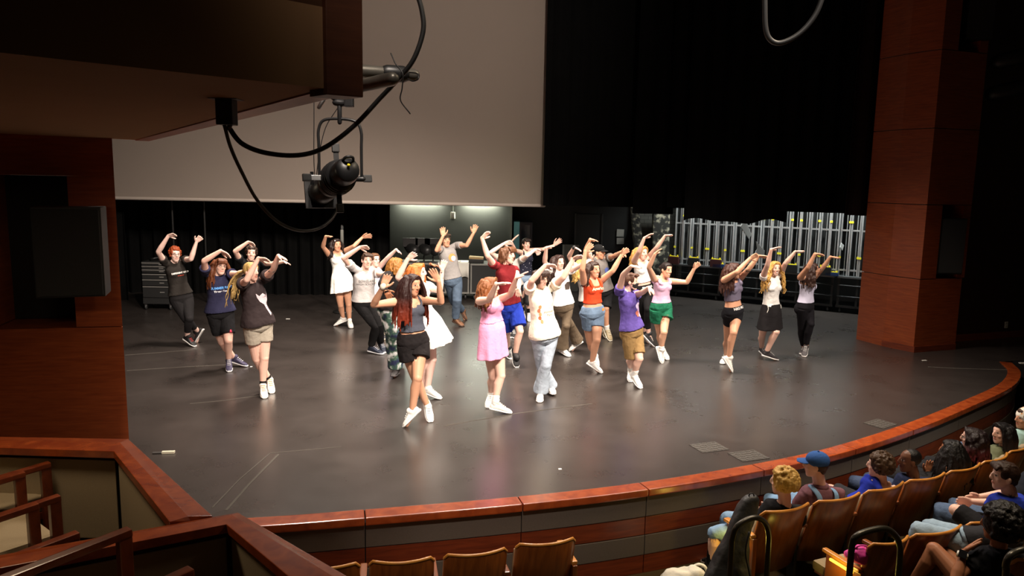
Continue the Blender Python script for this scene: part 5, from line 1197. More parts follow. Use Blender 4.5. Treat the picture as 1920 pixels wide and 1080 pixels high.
# writing and printed shapes laid onto a garment's surface
def text_mesh(s, size, bold=0.0):
    c = bpy.data.curves.new('lettering', 'FONT'); c.body = s; c.size = size; c.align_x = 'CENTER'; c.align_y = 'CENTER'; c.extrude = 0; c.offset = bold
    o = bpy.data.objects.new('lettering', c); C.objects.link(o)
    me = bpy.data.meshes.new_from_object(o.evaluated_get(bpy.context.evaluated_depsgraph_get())); bpy.data.objects.remove(o)
    return me
def blob_mesh(pts):
    me = bpy.data.meshes.new('shape'); bm = bmesh.new(); vs = [bm.verts.new((x, y, 0)) for x, y in pts]; f = bm.faces.new(vs)
    bmesh.ops.triangulate(bm, faces=[f]); bmesh.ops.subdivide_edges(bm, edges=bm.edges[:], cuts=2, use_grid_fill=True); bm.to_mesh(me); bm.free(); return me
def onto(g, garment, me, t, col, name='print', side=0.0, lift=.004, tilt=0.0, at_point=None, front=1):
    """project a flat mesh (x right, y up) onto the front of a garment"""
    ob = g.meshes[garment]; off = root_loc(g.root); a, f = g.fdir(max(0, min(1, t))); a = a; f = f * front
    dp = bpy.context.evaluated_depsgraph_get(); bv = BVHTree.FromObject(ob, dp)
    c = (g.spine(t) if at_point is None else np.array(at_point)) - off; up = nrm(g.T if at_point is None else V(0, 0, 1)); right = a * front  # viewer's right is the wearer's left
    ct, st = math.cos(tilt), math.sin(tilt)
    n = len(me.vertices); co = np.empty(n * 3); me.vertices.foreach_get('co', co); co = co.reshape(-1, 3); out = []
    for x, y, _ in co:
        x, y = x * ct - y * st + side, x * st + y * ct
        p = c + right * x + up * y; h = bv.ray_cast(Vector(p + f * .6), Vector(-f), 1.0)
        q = np.array(h[0]) if h[0] is not None else p + f * .1
        out.append(q + f * lift)
    me.vertices.foreach_set('co', np.array(out).ravel()); me.update()
    return link(name, me, mat('ink_' + col, col, 0.8), ob)
CR = {'A': (280, 420, 4.5), 'B': (360, 440, 4.5), 'C': (420, 540, 4.5), 'D': (590, 420, 4.5), 'E': (680, 460, 4.5), 'F': (680, 600, 4.5), 'G': (760, 400, 4.5), 'H': (870, 420, 4.5), 'I': (870, 560, 4.5), 'J': (980, 420, 4.5), 'K': (1030, 500, 4.5), 'L': (1120, 420, 4.5), 'M': (1330, 450, 4.154), 'N': (1440, 450, 4.154)}
def parse(s):
    out = {}; toks = s.split()
    for k, v in zip(toks[::2], toks[1::2]):
        x, y = v[1:].split(','); ox, oy, q = CR[v[0]]; out[k] = (ox + float(x) / q, oy + float(y) / q)
    return out
def dancer(label, s, ground, yaw=33, sc=1.0, eb=(-1, -1), wb=(-1, -1), lift=(), **kw):
    """joints read as photo points; limb lengths give each joint its own depth around the dancer's spot on the floor"""
    P = parse(s); gp = parse('g ' + ground)['g']; G = atz(gp[0], gp[1], 0.0); Y = G[1]
    yr = math.radians(yaw); lv = V(math.cos(yr), math.sin(yr), 0); fv = V(math.sin(yr), -math.cos(yr), 0)
    U = lambda k, dy=0.0: aty(P[k][0], P[k][1], Y + dy)
    J = {'nk': U('nk', .0), 'pv': U('pv', .02)}; J['hd'] = U('hd', fv[1] * .03)
    for i, q in enumerate('RL'):
        sg = -1 if q == 'R' else 1
        ds = sg * .165 * sc * lv[1]; J['s' + q] = U('s' + q, ds)
        def nxt(k, dprev, prev, L, sign):
            p = U(k, dprev); d = np.linalg.norm(p - prev); e = math.sqrt(max(0, L * L - d * d)); e = min(e, L * .8); return dprev + sign * e
        de = nxt('e' + q, ds, J['s' + q], .285 * sc, eb[i]); J['e' + q] = U('e' + q, de)
        dw = nxt('w' + q, de, J['e' + q], .245 * sc, wb[i]); J['w' + q] = U('w' + q, dw)
        p = U('t' + q, dw); J['t' + q] = p
        # feet on the floor
        T_ = atz(P['o' + q][0], P['o' + q][1], 0.02)
        if q in lift or abs(T_[1] - Y) > .75: T_ = U('o' + q, max(-.7, min(.7, T_[1] - Y)))
        J['o' + q] = T_; dT = T_[1] - Y
        p = U('a' + q, dT); d = np.linalg.norm(p - T_); e = math.sqrt(max(0, (.165 * sc) ** 2 - d * d)); J['a' + q] = U('a' + q, dT + e * (-1 if q in kw.get('footback', '') else 1))
        hip = J['pv'] + lv * .085 * sc * sg; dk = (hip[1] + J['a' + q][1]) / 2 - Y
        k0 = U('k' + q, dk); L1 = np.linalg.norm(k0 - hip); L2 = np.linalg.norm(k0 - J['a' + q]); slack = (.78 * sc) - (L1 + L2)
        bend = .03 + min(.11, math.sqrt(max(0, slack) * .30)); J['k' + q] = U('k' + q, dk - bend)
    kw.pop('footback', None)
    root = thing('person', label, 'person', (G[0], G[1], 0.0))
    return figure(root, J, sc=sc, yaw=yaw, **kw)
GD = 'dancers'
WS = ('#e9e7e2', '#f0eeea')
P_ = []
def DN(*a, **k):
    g = dancer(*a, **k); g.root['group'] = 'dancers on the stage'; return g
# --- left group
g = DN('red-haired dancer in a black printed tee and black capri leggings at far left',
  'hd A218,258 nk A208,338 pv A268,620 sR A132,328 eR A76,236 wR A162,98 tR A228,86 sL A292,302 eL A352,296 wL A398,150 tL A440,104 kR A306,800 aR A412,905 oR A402,992 kL A338,800 aL A318,955 oL A368,1024', 'A335,1030', yaw=38, hyaw=40,
  hair=('curly', '#8a3d1c', {'n': 140, 'r': .018}), glasses=True, skin='pale', clothes=[('leggings', '#1c1a1b', {'leg': .86, 'top': .2}), ('tee', '#26221f', {'hem': .10})], shoes=('#1d1b1c', '#e9e6e2', '#c22a2a', .02), bulk=1.06)
onto(g, 'tee_shirt', text_mesh('DIFFERENT KIND', .034, .0012), .74, '#e8e6e2', 'lettering', side=.03)
onto(g, 'tee_shirt', text_mesh('OF SHOW', .020, .0006), .66, '#c8452e', 'lettering', side=.03)
g = DN('dancer with brown fringe and glasses in a navy printed tee and black shorts',
  'hd A598,358 nk A572,440 pv A598,742 sR A474,410 eR A462,312 wR A602,226 tR A695,276 sL A665,420 eL A748,420 wL A815,395 tL A850,420 kR A615,1000 aR C85,590 oR C165,652 kL A668,985 aL C40,612 oL C44,690', 'C48,700', yaw=38, hyaw=42, glasses=True,
  hair=('long', '#5a3019', {'bangs': 1, 'len': .36, 'wave': .006}), clothes=[('shorts', '#141315', {'leg': .40, 'r1': .098, 'loose': .02}), ('tee', '#24243c', {'hem': .02, 'loose': .03})], shoes=('#3a3550', '#e4e2e4'), skin='fair', bulk=1.04)
onto(g, 'tee_shirt', text_mesh('SUMMER BAND', .044, .0018), .70, '#5b9be0', 'lettering', side=.02)
onto(g, 'tee_shirt', text_mesh('Theatre Tour', .034, .001), .61, '#e6e8ee', 'lettering', side=.0)
onto(g, 'shorts_L', blob_mesh([(-.02, -.03), (.02, -.03), (.022, 0), (.005, .01), (.012, .035), (-.005, .03), (-.012, .005)]), 0.0, '#c8324e', 'emblem', at_point=g.J['kL'] + V(.02, 0, .13))
g = DN('dancer with a long blond ponytail, dark printed tee and light grey shorts',
  'hd B498,312 nk B500,415 pv B556,752 sR B415,425 eR B462,382 wR B560,200 tR B662,214 sL B608,372 eL B684,298 wL B728,178 tL B808,212 kR C275,600 aR C386,775 oR C398,868 kL C340,590 aL C328,825 oL C338,908', 'C338,915', yaw=48, hyaw=66, eb=(-1, -1),
  hair=('pony', '#a98a55', {'len': .52, 'wave': .012, 'z': .0}), clothes=[('shorts', '#a39a8c', {'leg': .27, 'r1': .108, 'loose': .03}), ('tee', '#2d2425', {'hem': -.02, 'loose': .035, 'fold': .03, 'fs': .14})], shoes=('#efe6dc', '#f1efe9', '#d98a3a'), socks=('#1c1a1a', .06), skin='fair', bulk=1.02)
onto(g, 'tee_shirt', blob_mesh([(-.09, .10), (-.05, .06), (.0, .09), (.05, .05), (.09, .10), (.085, .02), (.04, -.04), (.05, -.10), (.075, -.17), (.055, -.2), (.02, -.11), (.0, -.05), (-.05, -.01), (-.085, .05)]), .58, '#cbb7bd', 'print', side=.06)
g = DN('smiling curly-haired dancer in a black tee behind the pony-tailed one',
  'hd B500,158 nk B490,228 pv B500,490 sR B412,222 eR B364,140 wR B474,62 tR B522,80 sL B590,238 eL B672,246 wL B775,228 tL B806,240 kR B488,710 aR B492,880 oR B500,930 kL B530,710 aL B532,880 oL B548,930', 'B520,938', yaw=25, hyaw=22, smile=True,
  hair=('curly', '#2a1a12', {'n': 110, 'r': .02}), clothes=[('pants', '#1b1b1e', {'leg': .95, 'r1': .06}), ('tee', '#17171a', {'hem': .05})], shoes=('#222', '#ddd') if False else ('#222222', '#dddddd'), skin='fair')
# --- centre left
g = DN('dancer in a short white dress and white sneakers with a hair clip, back row',
  'hd D186,178 nk D186,250 pv D226,452 sR D120,258 eR D70,192 wR D94,104 tR D134,102 sL D246,232 eL D332,186 wL D402,114 tL D488,94 kR D220,690 aR D242,795 oR D186,852 kL D287,682 aL D294,815 oL D305,868', 'D270,872', yaw=28, hyaw=36, wb=(-1, 1),
  hair=('long', '#231714', {'len': .30, 'wave': .016}), clothes=[('tank', '#efece6', {'hem': .1, 'top': .88, 'add': .01}), ('dress_skirt', '#efece6', {'top': .42, 'len': .44, 'flare': .065, 'name': 'dress_skirt'})], shoes=WS, skin='tan')
for s in (-1, 1): pass
MB().ell(g.H(-.055, .06, .09), .014).build('hair_clip', WHITE, g.root, True)
g = DN('short-haired boy in a grey lettered tee and black joggers, knees crossed',
  'hd D440,308 nk D418,400 pv D412,655 sR D322,368 eR D244,288 wR D382,196 tR D464,196 sL D510,410 eL D575,425 wL D640,412 tL D672,404 kR D518,868 aR E72,858 oR E140,908 kL D545,850 aL E152,830 oL E176,893', 'E110,915', yaw=28, hyaw=26, male=True, sc=1.02,
  hair=('short', '#3a281c', {'fringe': .075}), clothes=[('pants', '#161516', {'leg': .97, 'r1': .058, 'loose': .01}), ('tee', '#b3aead', {'hem': .02, 'loose': .025, 'sleeve': .6})], shoes=('#22293a', '#d9dbe0', '#c9ccd4'), skin='fair')
onto(g, 'tee_shirt', text_mesh('BERKELAND', .050, -.0004), .72, '#33302f', 'lettering', side=.02)
onto(g, 'tee_shirt', text_mesh('HIGH SCHOOL', .045, -.0004), .62, '#33302f', 'lettering', side=.01)
g = DN('dancer with glasses in a pale lavender dress, half hidden behind the grey-tee boy',
  'hd D506,302 nk D500,378 pv D534,590 sR D452,385 eR D440,440 wR D470,470 tR D500,480 sL D548,362 eL D612,290 wL D688,216 tL D734,250 kR D545,755 aR D550,895 oR D556,950 kL D580,755 aL D590,905 oL D596,962', 'D590,968', yaw=35, hyaw=50, glasses=True,
  hair=('bun', '#5e3f2a', {}), clothes=[('tank', '#c9c6da', {'hem': .1, 'top': .86}), ('dress_skirt', '#c9c6da', {'top': .40, 'len': .40, 'flare': .07})], shoes=('#2a2a2c', '#c9b9a0'), skin='pale')
m = TIE = bpy.data.materials.new('tie_dye'); m.use_nodes = True
nt = m.node_tree; nz = nt.nodes.new('ShaderNodeTexNoise'); nz.inputs['Scale'].default_value = 7; nz.inputs['Detail'].default_value = 3; tcn = nt.nodes.new('ShaderNodeTexCoord'); cr = nt.nodes.new('ShaderNodeValToRGB')
cr.color_ramp.elements[0].position = .42; cr.color_ramp.elements[0].color = srgb('#20284a'); cr.color_ramp.elements[1].position = .60; cr.color_ramp.elements[1].color = srgb('#dfe0e2'); e_ = cr.color_ramp.elements.new(.52); e_.color = srgb('#41614f')
nt.links.new(tcn.outputs['Object'], nz.inputs['Vector']); nt.links.new(nz.outputs['Fac'], cr.inputs['Fac']); nt.links.new(cr.outputs['Color'], nt.nodes['Principled BSDF'].inputs['Base Color']); nt.nodes['Principled BSDF'].inputs['Roughness'].default_value = .9
g = DN('dancer with golden brown locs in a black hoodie and tie-dyed trousers, bending',
  'hd D690,360 nk D668,425 pv D640,700 sR D618,440 eR D572,510 wR D600,570 tR D630,610 sL D724,425 eL E532,288 wL E574,160 tL E640,176 kR E250,740 aR F286,425 oR F266,475 kL E310,850 aL F305,345 oL F266,385', 'F270,480', yaw=70, hyaw=115, sc=1.04, lift=('L',), bulk=1.05,
  hair=('locs', '#8a5a24', {'len': .16, 'n': 110}), clothes=[('pants', '#4b5878', {'leg': .95, 'r1': .10, 'mid': .100, 'loose': .03, 'fold': .03, 'mat': TIE}), ('hoodie', '#1b1718', {'hem': -.02, 'sleeve': 2, 'loose': .03, 'fold': .025})], shoes=('#2b2829', '#4a4647'), skin='brown')
g = DN('ginger-haired dancer in a white dress behind the dancer in grey tank top',
  'hd E468,228 nk E452,312 pv E520,640 sR E388,335 eR E298,272 wR E382,112 tR E448,62 sL E535,340 eL E650,385 wL E672,205 tL E690,120 kR F520,340 aR F502,600 oR F490,640 kL F588,335 aL F548,580 oL F624,650', 'F570,656', yaw=60, hyaw=78,
  hair=('long', '#b5652a', {'len': .42, 'wave': .008}), clothes=[('tee', '#f1eee8', {'hem': .25, 'sleeve': .5, 'loose': .015}), ('dress_skirt', '#f1eee8', {'top': .42, 'len': .50, 'flare': .13, 'sway': V(.07, 0, 0)})], shoes=WS, skin='pale')
g = DN('front dancer with long red-tipped hair in a grey tank top and black shorts',
  'hd E422,332 nk E402,440 pv E425,812 sR E292,478 eR E92,502 wR E168,352 tR E222,238 sL E494,462 eL E662,478 wL E640,302 tL E578,190 kR F440,470 aR F548,725 oR F562,838 kL F462,492 aL F418,768 oL F372,888', 'F460,870', yaw=30, hyaw=48, hpitch=8,
  hair=('long', '#2a1513', {'len': .50, 'wave': .005, 'chest': 1, 'ends': '#7a2c18', 'ez': -.13, 'n': 46}), clothes=[('shorts', '#1b1718', {'leg': .23, 'r1': .128, 'loose': .05, 'top': .22, 'fold': .022}), ('tank', '#4c4f5a', {'hem': .26, 'top': .80, 'soff': .092, 'strap': .014})], shoes=WS, skin='tan', palm={'R': (.3, -.9, .1), 'L': (-.3, -.9, .1)}, sc=1.02)
for q in 'R': 
    d = nrm(g.J['tR'] - g.J['wR']); MB().tube([g.J['wR'] - d * .0, g.J['wR'] + d * .02], .032, 12).build('bracelet', mat('bracelet', '#d8cfc0', 0.4), g.root, True)
g = DN('tall young man in a grey graphic tee, backwards cap and blue jeans, back row',
  'hd G340,226 nk G345,292 pv G402,562 sR G300,300 eR G264,312 wR G318,192 tR G312,112 sL G432,268 eL G518,272 wL G576,166 tL G596,92 kR G408,742 aR G482,818 oR G500,892 kL G438,735 aL G424,893 oL G464,944', 'G440,948', yaw=25, hyaw=28, male=True, sc=1.08, lift=('R',), hpitch=-3,
  hair=('short', '#3a2a20', {'fringe': .085}), cap='#4c4238', extras='beanie', clothes=[('jeans', '#4b5a6c', {'leg': .97, 'r1': .072, 'loose': .02}), ('tee', '#8e8a88', {'hem': .06, 'loose': .02, 'sleeve': .6})], shoes=('#6b4a34', '#3c2a20'), skin='tan', bulk=.94)
onto(g, 'tee_shirt', blob_mesh([(.075 * math.cos(q), .075 * math.sin(q)) for q in np.linspace(0, 6.28, 15)[:-1]]), .70, '#c98a4e', 'print', side=.03)
onto(g, 'tee_shirt', blob_mesh([(.05 * math.cos(q) + .02, .05 * math.sin(q) - .02) for q in np.linspace(0, 6.28, 13)[:-1]]), .70, '#b9bfd8', 'print', side=.03, lift=.007)
bb_ = MB(); 
# --- centre
g = DN('dancer in a pink romper dress with wavy auburn hair, seen side on',
  'hd H222,530 nk H222,632 pv H236,868 sR H132,652 eR H212,640 wR H272,508 tR H398,488 sL H296,638 eL H392,594 wL H440,462 tL H538,392 kR I245,660 aR I230,810 oR I212,898 kL I310,650 aL I262,870 oL I385,955', 'I300,955', yaw=50, hyaw=72, eb=(-1, -1), wb=(-1, -1),
  hair=('long', '#7a4a2a', {'len': .30, 'wave': .02}), clothes=[('tank', '#eda0c6', {'hem': .2, 'top': .80, 'soff': .07, 'strap': .012}), ('dress_skirt', '#eda0c6', {'top': .34, 'len': .47, 'flare': .04, 'name': 'romper_skirt', 'npl': 8})], shoes=WS, socks=('#efece8', .07), skin='fair')
g = DN('long-haired boy in a red tee and bright blue shorts with black high-tops',
  'hd H372,262 nk H345,345 pv H388,682 sR H252,348 eR H198,268 wR H152,118 tR H214,58 sL H428,382 eL H462,486 wL H462,548 tL H458,602 kR I360,285 aR I372,430 oR I386,492 kL I472,275 aL I432,470 oL I438,565', 'I430,570', yaw=45, hyaw=52, male=True, sc=1.05,
  hair=('bob', '#54341f', {'len': .15, 'wave': .01, 'bangs': 1}), clothes=[('shorts', '#1a3090', {'leg': .42, 'r1': .125, 'loose': .05, 'fold': .02}), ('tee', '#6b181d', {'hem': .04, 'loose': .02, 'sleeve': .35})], shoes=('#1c1b1d', '#eceae6', None, .06), skin='fair', bulk=.96)
g = DN('dancer in a grey tee mostly hidden behind the boy in the red tee',
  'hd H376,252 nk H392,322 pv H420,530 sR H308,304 eR H226,240 wR H336,166 tR H410,150 sL H470,312 eL H532,268 wL H600,216 tL H628,246 kR H405,740 aR I392,275 oR I390,318 kL H425,740 aL I414,270 oL I424,322', 'I420,325', yaw=20, hyaw=40, wb=(-1, 1),
  hair=('short', '#3b271b'), clothes=[('leggings', '#191719', {'leg': .9}), ('tee', '#8f8a86', {'hem': .05})], shoes=('#1b1a1c', '#e6e4e2'), skin='pale')
g = DN('short-haired dancer in a dark starry tank, denim shorts and black knee pads',
  'hd H524,170 nk H524,228 pv H516,452 sR H480,240 eR H428,222 wR H400,150 tR H462,78 sL H578,224 eL H668,214 wL H760,180 tL H836,120 kR H490,630 aR H492,742 oR H502,796 kL H540,630 aL H550,755 oL H552,812', 'H525,820', yaw=22, hyaw=24, wb=(-1, 1),
  hair=('short', '#211713', {'fringe': .06}), clothes=[('denim_shorts', '#7f93ab', {'leg': .28, 'r1': .105}), ('tank', '#20212f', {'hem': .1, 'top': .84, 'strap': .018})], shoes=('#e4dcdc', '#efece8'), socks=('#17161a', .13), skin='fair')
for q in 'RL': place('knee_pad', fuse(MB().tube([g.J['k' + q] + V(0, 0, .07), g.J['k' + q] - V(0, 0, .07)], .066, 14), .009, 2), mat('pad_black', (0.012, 0.012, 0.014), 0.6), g.root)
for k in range(14): onto(g, 'tank_top', blob_mesh([(.006, 0), (0, .006), (-.006, 0), (0, -.006)]), .25 + .038 * k, '#c9cad6', 'star', side=.09 * math.sin(k * 2.4))
g = DN('dancer with dark bangs and glasses in a cream souvenir tee and pale flared jeans',
  'hd H648,462 nk H632,552 pv H682,930 sR H548,562 eR H572,478 wR H688,348 tR H786,354 sL H752,528 eL H838,452 wL J428,296 tL J486,276 kR I650,560 aR I732,745 oR I745,800 kL I690,560 aL I648,785 oL I640,850', 'I660,856', yaw=32, hyaw=38, hpitch=6, glasses=True,
  hair=('bob', '#2b1c17', {'bangs': 1, 'len': .14, 'wave': .01}), clothes=[('jeans', '#a8b4c2', {'leg': .99, 'r1': .098, 'mid': .070, 'loose': .01}), ('tee', '#ece4d2', {'hem': -.06, 'loose': .030, 'sleeve': .6, 'fold': .016})], shoes=('#d9cdc8', '#efe9e4'), skin='fair', bulk=1.05)
onto(g, 'tee_shirt', text_mesh('Monsieur', .042, .0), .52, '#c98e80', 'lettering', side=.035)
onto(g, 'tee_shirt', text_mesh('Paris', .042, .0), .45, '#c98e80', 'lettering', side=.035)
for k, (dx, tt, c) in enumerate([(-.085, .66, '#c78d5e'), (-.10, .58, '#b06a48'), (-.09, .50, '#c78d5e'), (-.10, .42, '#a8613f'), (-.085, .34, '#c78d5e')]):
    onto(g, 'tee_shirt', blob_mesh([(.018 * math.cos(q), .026 * math.sin(q)) for q in np.linspace(0, 6.28, 9)[:-1]]), tt, c, 'print', side=dx)
g = DN('dark-haired dancer in a white graphic tee and olive brown flared trousers',
  'hd J304,322 nk J308,400 pv J342,690 sR J226,398 eR J186,318 wR J200,202 tR J268,182 sL J388,396 eL J444,376 wL J520,330 tL J570,300 kR K180,490 aR K240,630 oR K192,702 kL J366,860 aL K108,690 oL K148,744', 'K125,748', yaw=32, hyaw=34, 
  hair=('long', '#2d1c18', {'len': .34, 'wave': .012}), clothes=[('pants', '#6b5d4c', {'leg': .98, 'r1': .110, 'mid': .062, 'loose': .005}), ('tee', '#efede9', {'hem': .05, 'loose': .025, 'sleeve': .6})], shoes=WS, skin='fair')
onto(g, 'tee_shirt', blob_mesh([(-.05, -.05), (.04, -.06), (.06, .0), (.05, .06), (-.01, .065), (-.055, .03)]), .58, '#4b4038', 'print', side=.05)
g = DN('smiling dancer in an orange cropped tank and frayed denim shorts, arms raised wide',
  'hd J598,386 nk J588,470 pv J590,745 sR J516,490 eR J504,382 wR J530,226 tR J590,166 sL J654,486 eL J762,394 wL J838,256 tL J894,208 kR K345,640 aR K388,755 oR K396,828 kL K400,620 aL K360,810 oL K412,884', 'K370,890', yaw=32, hyaw=42, smile=True,
  hair=('long', '#2e1d17', {'len': .28, 'wave': .006, 'front': False}), clothes=[('denim_shorts', '#64788f', {'leg': .27, 'r1': .10, 'loose': .02, 'top': .2}), ('tank', '#cf4524', {'hem': .30, 'top': .84, 'strap': .026})], shoes=WS, skin='tan', palm={'R': (.4, -.9, 0)}, fingers={'R': .05}, bulk=1.04)
onto(g, 'tank_top', text_mesh('America', .062, .0012), .76, '#f4ddc0', 'lettering', side=.01)
onto(g, 'denim_shorts', blob_mesh([(-.03, -.012), (.03, -.02), (.035, .015), (-.02, .02)]), .10, '#d9772e', 'patch', side=.10)
g = DN('young man in a black cap and grey tie-dye tee behind the orange-topped dancer',
  'hd J644,238 nk J630,300 pv J682,560 sR J566,300 eR J530,228 wR J570,130 tR J640,142 sL J716,288 eL J772,270 wL J832,236 tL J860,258 kR J668,730 aR J690,880 oR J700,950 kL J702,710 aL J712,900 oL J728,975', 'J722,982', yaw=45, hyaw=58, male=True, sc=1.04,
  hair=('nape', '#241915'), cap='#171717', clothes=[('shorts', '#171719', {'leg': .42, 'r1': .10}), ('tee', '#6d6764', {'hem': .0, 'loose': .03, 'sleeve': .6})], shoes=('#8e8064', '#d9d2c0'), socks=('#e6e2da', .10), skin='tan')
onto(g, 'tee_shirt', blob_mesh([(-.05, -.04), (.05, -.05), (.06, .03), (0, .06), (-.06, .04)]), .62, '#4a5a9a', 'print', side=.04)
MB().ell(g.H(0, .070, .085), (.024, .012, .020), ax=(g.hl, g.hf, g.hu)).build('cap_emblem', WHITE, g.root, True)
g = DN('blond dancer almost hidden behind the dancer in the orange top, one wrist banded',
  'hd J510,352 nk J520,412 pv J560,660 sR J456,398 eR J392,272 wR J434,196 tR J500,226 sL J578,420 eL J600,370 wL J580,300 tL J570,250 kR J570,820 aR J590,975 oR J596,1030 kL J596,820 aL J606,980 oL J612,1035', 'J605,1040', yaw=25, hyaw=40,
  hair=('long', '#c29a58', {'len': .30, 'wave': .015}), clothes=[('leggings', '#1b1a1c', {'leg': .95}), ('tee', '#c9c5c0', {'hem': .1})], shoes=WS, skin='fair')
d = nrm(g.J['wR'] - g.J['eR']); MB().tube([g.J['wR'] - d * .02, g.J['wR'] + d * .0], .030, 12).build('wristband', mat('band_black', (0.02, 0.02, 0.02), 0.6), g.root, True)
# --- right of centre
g = DN('blond dancer with wind-blown hair in a white crop top and black leggings',
  'hd L380,244 nk L366,318 pv L392,560 sR L312,310 eR L352,232 wR L396,118 tR L472,72 sL L438,278 eL L502,198 wL L572,100 tL L634,92 kR L380,720 aR L400,910 oR L430,1000 kL L425,720 aL L432,925 oL L468,1026', 'L450,1032', yaw=32, hyaw=30, 
  hair=('long', '#b98c4e', {'len': .30, 'wave': .012, 'wind': V(-.75, .2, .15)}), clothes=[('leggings', '#151416', {'leg': .88, 'top': .22}), ('tank', '#f0eeea', {'hem': .30, 'top': .90, 'strap': .03, 'soff': .095})], shoes=('#201f21', '#d4d1cf'), skin='fair')
onto(g, 'leggings', text_mesh('PRO NIKE', .048, .001), .13, '#e9e7e4', 'lettering', side=.0)
g = DN('dancer in a purple printed tee, black face mask and tan shorts, leaning back',
  'hd L284,486 nk L246,575 pv L292,898 sR L182,575 eR L216,432 wR L288,356 tR L344,362 sL L318,600 eL L378,578 wL L434,536 tL L464,566 kR K690,770 aR K686,865 oR K684,955 kL K758,775 aL K714,925 oL K748,1010', 'K730,1012', yaw=48, hyaw=70, mask='#17171a', eb=(-1, -1),
  hair=('short', '#4a3226', {'fringe': .08}), clothes=[('shorts', '#8c7048', {'leg': .47, 'r1': .092, 'loose': .02, 'top': .14, 'fold': .02}), ('tee', '#56468c', {'hem': .06, 'loose': .025, 'sleeve': .4, 'fold': .02})], shoes=WS, socks=('#ebe8e4', .10), skin='fair')
for (dx, tt, c, r_) in [(.05, .62, '#d9c8e8', .05), (.03, .44, '#c9745e', .045), (.09, .40, '#cbb9e2', .05), (.06, .52, '#b694c8', .035)]:
    onto(g, 'tee_shirt', blob_mesh([(r_ * math.cos(q) * (1 + .3 * math.sin(3 * q)), r_ * math.sin(q)) for q in np.linspace(0, 6.28, 11)[:-1]]), tt, c, 'print', side=dx)
g = DN('dancer with a dark bun in a pale pink tank and green shorts',
  'hd L580,388 nk L545,462 pv L538,700 sR L478,462 eR L434,366 wR L488,252 tR L532,210 sL L606,482 eL L756,492 wL L818,376 tL L850,338 kR L525,915 aR L548,1065 oR L575,1130 kL L562,912 aL L540,1055 oL L542,1160', 'L545,1165', yaw=30, hyaw=36, hpitch=5, smile=True,
  hair=('bun', '#1d1413', {}), clothes=[('shorts', '#1a6246', {'leg': .27, 'r1': .13, 'loose': .06, 'top': .2, 'fold': .022}), ('tank', '#d9b0cc', {'hem': .17, 'top': .90, 'strap': .026, 'soff': .10})], shoes=WS, skin='olive', socks=('#efece8', .05))
onto(g, 'shorts_L', blob_mesh([(-.03, -.04), (.03, -.04), (.03, .04), (-.03, .04)]), -.08, '#c96a5e', 'emblem', at_point=g.J['kL'] + V(.03, 0, .22))
g = DN('brown-haired dancer in a slate crop top and black logo shorts, right of centre',
  'hd M190,240 nk M172,312 pv M188,560 sR M118,312 eR M216,250 wR M318,142 tR M366,118 sL M232,308 eL M302,232 wL M384,126 tL M434,130 kR M142,770 aR M132,905 oR M106,952 kL M188,720 aL M152,915 oL M166,1020', 'M165,1024', yaw=38, hyaw=66,
  hair=('long', '#3a2018', {'len': .36, 'wave': .01, 'front': False}), clothes=[('leggings', '#131318', {'leg': .20, 'top': .20, 'name': 'logo_shorts'}), ('tank', '#6a6376', {'hem': .38, 'top': .92, 'strap': .035, 'soff': .10, 'add': .012})], shoes=WS, skin='tan')
onto(g, 'logo_shorts', text_mesh('NIKE PRO', .050, .0012), .14, '#eceae8', 'lettering', side=.0)
onto(g, 'logo_shorts', blob_mesh([(-.025, .0), (-.012, -.010), (.035, .014), (-.010, .0)]), -.04, '#eceae8', 'emblem', side=.11)
g = DN('dancer with long wavy blond hair in a white drawstring tee and black skirt',
  'hd M508,222 nk M488,290 pv M478,560 sR M416,292 eR M454,192 wR M482,74 tR M562,50 sL M552,268 eL M592,184 wL N212,92 tL N282,86 kR M412,735 aR M408,842 oR M428,885 kL M520,715 aL M446,872 oL M512,928', 'M470,934', yaw=26, hyaw=12, smile=True,
  hair=('long', '#bf9350', {'len': .42, 'wave': .022, 'wind': V(.15, 0, 0)}), clothes=[('skirt', '#1a1719', {'top': .24, 'len': .40, 'flare': .05, 'npl': 5}), ('tee', '#f0edea', {'hem': .18, 'sleeve': .25, 'loose': .004, 'fold': .02})], shoes=('#2b2528', '#ddd8d6'), skin='fair')
for s in (-1, 1):
    a, f = g.fdir(.2); c = g.spine(.2) + a * s * .13 + f * .07
    MB().tube(catmull([c, c + V(.005, -.01, -.04), c + V(-.01, -.01, -.09)], 4), .006, 6).build('drawstring', WHITE, g.root, True)
g = DN('rightmost dancer in a lavender tank and black leggings, looking to the right',
  'hd N346,234 nk N310,296 pv N290,520 sR N252,292 eR N312,214 wR N366,108 tR N440,118 sL N350,300 eL N424,222 wL N486,132 tL N560,138 kR N262,680 aR N280,838 oR N266,882 kL N332,655 aL N296,832 oL N284,898', 'N280,902', yaw=45, hyaw=78,
  hair=('long', '#33201a', {'len': .32, 'wave': .01, 'front': False}), clothes=[('leggings', '#151318', {'leg': .93, 'top': .2}), ('tank', '#c9c6dc', {'hem': .17, 'top': .80, 'strap': .012, 'soff': .085})], shoes=('#3a3537', '#dcd8d6'), skin='tan')
